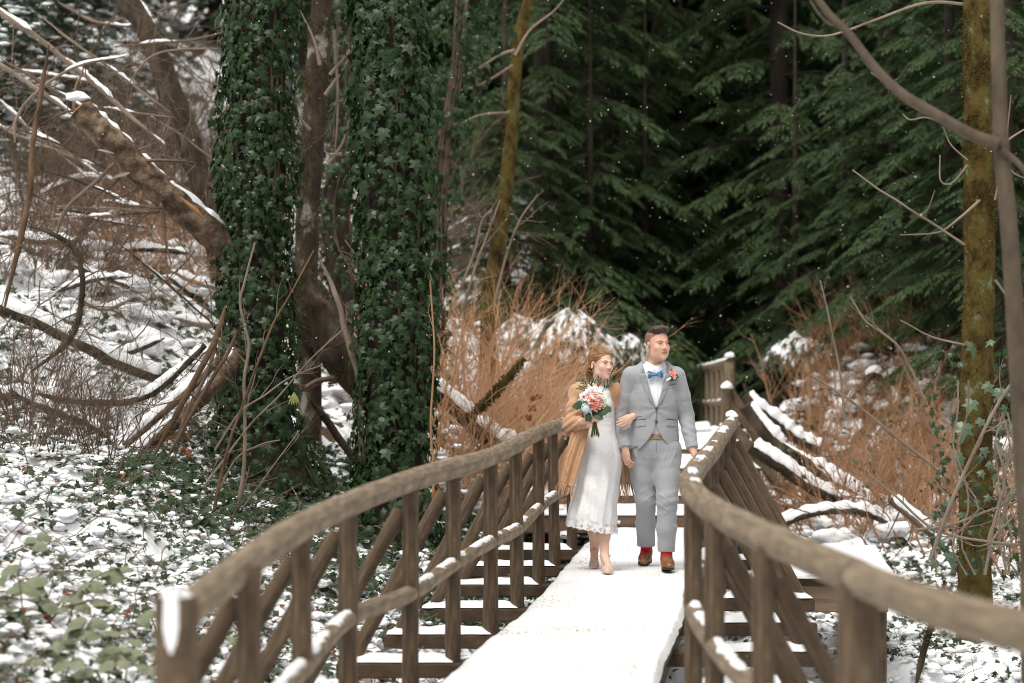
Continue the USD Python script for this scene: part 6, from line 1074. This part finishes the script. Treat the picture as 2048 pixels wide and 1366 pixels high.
# shoes
def heel_shoe(an, yaw, lift=0.0):
    d = np.array([math.sin(yaw), -math.cos(yaw), 0]); sd = np.array([-d[1], d[0], 0]); Q = np.stack([sd, d, [0, 0, 1]], 1); g = lambda t, s_, z: np.array([an[0], an[1], 0]) + d * t + sd * s_ + np.array([0, 0, z + lift * max(0, .12 - t) * 4])
    G_ = Field(np.array([an[0], an[1], -.01]) - .2, np.array([an[0], an[1], .2]) + .16, .0038); G_.cap(g(.12, 0, .024), g(.165, 0, .02), .036, .026, .02); G_.cap(g(.12, 0, .028), g(.02, 0, .07), .033, .026, .02); G_.cap(g(-.02, 0, .085), g(-.028, 0, .11), .028, .026, .02); G_.cap(g(-.02, 0, .12), g(.1, 0, .064), .024, .026, .008, True)
    G_.func(lambda x, y, z: z - .01 + 0 * x, .003); s_ = obj('shoe', G_.mesh(), 'heel_nude', bride, smooth=True)
    obj('heel', MB().add(*tube([g(-.03, 0, .085), g(-.034, 0, .04), g(-.036, 0, .008)], [.024, .017, .015], 12)), 'heel_nude', s_, smooth=50)
    a = np.linspace(0, 2 * math.pi, 24); obj('ankle_strap', MB().add(*tube(np.array([g(-.012 + .036 * math.cos(t), .036 * math.sin(t), .118 + .006 * math.cos(t)) for t in a]), .0045, 7)), 'heel_nude', s_, smooth=True); obj('buckle', (np.array(_ico.vertices) * .008 + g(-.01, .037, .118), np.array(_ico.faces)), 'metal_pale', s_)
heel_shoe(fA, .08); heel_shoe(fB, -.05, .15)
# shawl: round the shoulders, over the arm, and two hanging fringed ends
S = Field((-.36, -.16, .84), (.24, .42, 1.46), .005)
S.cap((-.175, .21, 1.295), (.09, .2, 1.31), .06, .062, .05); S.chain([shl + [-.004, .01, -.005], (shl + ell_) / 2 + [-.008, .0, 0], ell_ + [-.01, .0, -.01], ell_ * .4 + wrl * .6 + [0, .02, -.01]], [.053, .055, .058, .046], .03); S.chain([ell_ + [0.01, .02, -.02], ell_ + [.035, .0, -.12], ell_ + [.055, -.02, -.18]], [.05, .042, .026], .04); S.cap((-.15, .24, 1.28), (-.13, .28, 1.1), .07, .06, .05); S.cap((.07, .195, 1.318), (.15, .27, 1.15), .06, .055, .03); S.cap((-.16, .25, 1.3), (.08, .26, 1.3), .07, .07, .05)
S.func(lambda x, y, z: np.maximum(np.sqrt(((x + .038) / .064) ** 2 + ((y - .06) / .2) ** 2 + ((z - 1.28) / .16) ** 2) - 1, -1) * .07, .02); S.cap((-.018, .175, 1.5), (-.03, .18, 1.3), .062, .075, .02, True)
v, f = S.mesh(); n_ = vnormals(v, f); ar = np.exp(-(((v - (ell_ + [0, -.03, 0])) ** 2).sum(1)) / .02); v = v + n_ * (np.sin((v[:, 2] * 1.1 - v[:, 0] * .9 + .05 * meshkit.noise(v * 7, 2)) * 120) * .007 * ar + np.sin((v[:, 0] + v[:, 1] * .5 + v[:, 2] * .35) * 75) * .0022 * (1 - ar) + (meshkit.fbm(v * [9, 9, 6], 3, 7) - .5) * .018)[:, None]
sh = obj('shawl', (v, f), 'shawl_tan', bride, smooth=True)
def tail(top, bot, n_fr, seed, fl=.085, back=0.0):
    """A gathered hanging end with twisted fringe. top, bot: (left, right) ends of its upper and lower edge."""
    r_ = np.random.default_rng(seed); top, bot = np.asarray(top, float), np.asarray(bot, float); rows = []
    for t in np.linspace(0, 1, 26):
        l, r = top[0] * (1 - t) + bot[0] * t, top[1] * (1 - t) + bot[1] * t; u = np.linspace(0, 1, 40)[:, None]; p = l * (1 - u) + r * u; a = u[:, 0] * 6.28 * 1.6 + 1.6 * t + .5 * np.sin(3 * t); nrm_ = unit(np.cross(r - l, bot.mean(0) - top.mean(0))); p = p + nrm_ * (np.sin(a) * .012 + np.sin(a * 2.7 + 1) * .005)[:, None] * (.6 + .6 * t) + nrm_ * .03 * math.sin(t * 3) * (u - .5); front = p; rows.append(np.vstack([p, (p + nrm_ * .009)[::-1]]))
    m = MB().add(*loft(np.array(rows), True, True)); tl = obj('shawl_end', m, 'shawl_tan', sh, smooth=True); e = rows[-1][:40]; dn = unit(bot.mean(0) - top.mean(0))
    for k in range(n_fr):
        p = e[int((k + .5) / n_fr * 39)]; L = fl * r_.uniform(.75, 1.15); q = np.linspace(0, 1, 8)[:, None]; d = unit(dn + r_.normal(0, .14, 3)); c = p + d * q * L; rr = np.array([.0042, .0046, .004, .0036, .0038, .0036, .004, .0022]) * r_.uniform(.8, 1.2); obj('tassel', MB().add(*tube(c, rr, 6)), 'shawl_tan', tl, smooth=True)
tail([(-.225, .06, 1.02), (-.095, .02, 1.05)], [(-.315, .06, .66), (-.205, .02, .615)], 22, 3)
tail([(.125, .3, 1.0), (.175, .31, 1.0)], [(.13, .28, .63), (.225, .3, .62)], 14, 4, .1)
# bouquet
bq = thing('bouquet', 'hand tied bouquet of pink roses, cream and pale blue flowers with leaves', 'bouquet', BO); C0 = np.array([-.067, -.155, 1.255]); r_ = np.random.default_rng(12)
fx = lambda dx, dz, y=-.0: C0 + np.array([dx, y - .05 * max(0, 1 - (dx * dx + dz * dz) / .013), dz])
obj('base', (np.array(_ico2.vertices) * [.085, .055, .075] + C0 + [0, .03, -.005], np.array(_ico2.faces)), 'leaf_deep', bq, smooth=True)
for k, (dx, dz, r) in enumerate(((.008, .0, .03), (-.03, .012, .03), (.028, -.025, .032), (-.002, -.04, .03), (.02, .032, .028), (-.055, .02, .026), (-.018, .045, .026))): rose(bq, fx(dx, dz), (dx * 6, -1, .35 + dz * 5), r, 'petal_pink' if k < 4 else 'petal_blush', 20 + k)
for k, (dx, dz, r) in enumerate(((.07, -.005, .03), (.062, .03, .026), (.075, -.038, .024), (-.085, .035, .024), (-.04, .07, .024), (.03, .065, .022), (-.095, -.005, .02))): rose(bq, fx(dx, dz), (dx * 7, -1, .3 + dz * 5), r, 'petal_cream' if k < 3 else 'ribbon_white', 40 + k)
hy = obj('hydrangea', (np.array(_ico2.vertices) * .033 + fx(-.058, -.055, .012), np.array(_ico2.faces)), 'petal_blue', bq, smooth=True)
c = fx(-.058, -.055, .012); dd = rand_dirs(r_, 90); dd = dd[dd[:, 1] < .4]; m = MB()
for d in dd:
    a = unit(np.cross(d, [0.1, .2, 1])); b = np.cross(d, a)
    for j in range(4): e = a * math.cos(j * 1.57) + b * math.sin(j * 1.57); m.add(*place_many(*OVAL, (c + d * .039)[None], e[None], d[None], np.array([.016])))
obj('florets', m, 'petal_blue', hy)
for k in range(11): d = r_.normal(size=3) * [.045, .01, .045]; obj('filler_bud', (np.array(_ico.vertices) * r_.uniform(.007, .012) + fx(d[0], d[2] + .02, -.02), np.array(_ico.faces)), ('petal_blush', 'petal_cream', 'ribbon_white')[k % 3], bq, smooth=True)
for k, (dx, dz, tx, tz, L, mt) in enumerate(((-.09, -.03, -.9, -.2, .075, 'leaf_deep'), (-.09, .0, -.6, -1, .08, 'leaf_deep'), (-.03, -.09, -.4, -.9, .07, 'leaf_deep'), (.02, -.085, .9, .1, .09, 'leaf_deep'), (.0, -.095, .5, -.3, .08, 'leaf_deep'), (.05, -.07, 1, .25, .08, 'leaf_deep'), (-.06, -.1, .6, -.8, .07, 'leaf_sage'), (-.1, -.045, -1, .1, .06, 'leaf_deep'), (.085, -.07, 1, -.1, .045, 'leaf_sage'))):
    obj('leaf', place_many(*OVAL, fx(dx, dz, .0)[None], np.array([[tx, -.25, tz]]), np.array([[.1, -1, .35]]), np.array([[L * 1.1, L, L]])), mt, bq, smooth=True)
for k, (dx, dz, tx, tz, L) in enumerate(((-.03, .08, -.75, .75, .08), (-.03, .075, -.9, .2, .07), (-.015, .08, -.15, 1, .08), (.055, .06, .55, .85, .11), (.06, .06, .75, .7, .12), (.03, .075, .1, 1, .075), (-.02, .08, .3, 1, .06))):
    a = fx(dx, dz, .02); e = a + unit([tx, -.1, tz]) * L; st = obj('sprig', MB().add(*tube(spline([a, (a + e) / 2 + [.004, 0, .004], e], 8), .0016, 5)), 'stem_green', bq, smooth=True)
    for j in range(5): p = a + (e - a) * (.25 + .18 * j); sgn = 1 if j % 2 else -1; obj('leaf', place_many(*LANCE, p[None], (unit([tx, -.1, tz]) + sgn * np.array([tz, 0, -tx]) * .45)[None], np.array([[0, -1, .3]]), np.array([[.055, .042, .04]])), 'leaf_deep', st, smooth=True)
for k, (dx, dz) in enumerate(((.093, -.045), (.088, -.053), (-.075, .028))): obj('berry', (np.array(_ico.vertices) * .007 + fx(dx, dz, -.01), np.array(_ico.faces)), 'berry_dark', bq, smooth=True)
hc = wrl + np.array([.07, -.06, .0])
for k in range(12): a = k * .55; o = np.array([math.cos(a) * .012, math.sin(a) * .012, 0]); obj('stem', MB().add(*tube(spline([C0 + o * 1.5 + [.0, .03, -.06], C0 + o * .8 + [.004, .035, -.15], C0 + o * 1.5 + [.008 + o[0], .03, -.262 + r_.uniform(-.01, .012)]], 8), .0036, 6)), 'stem_green' if k % 4 else 'stem_red', bq, smooth=True)
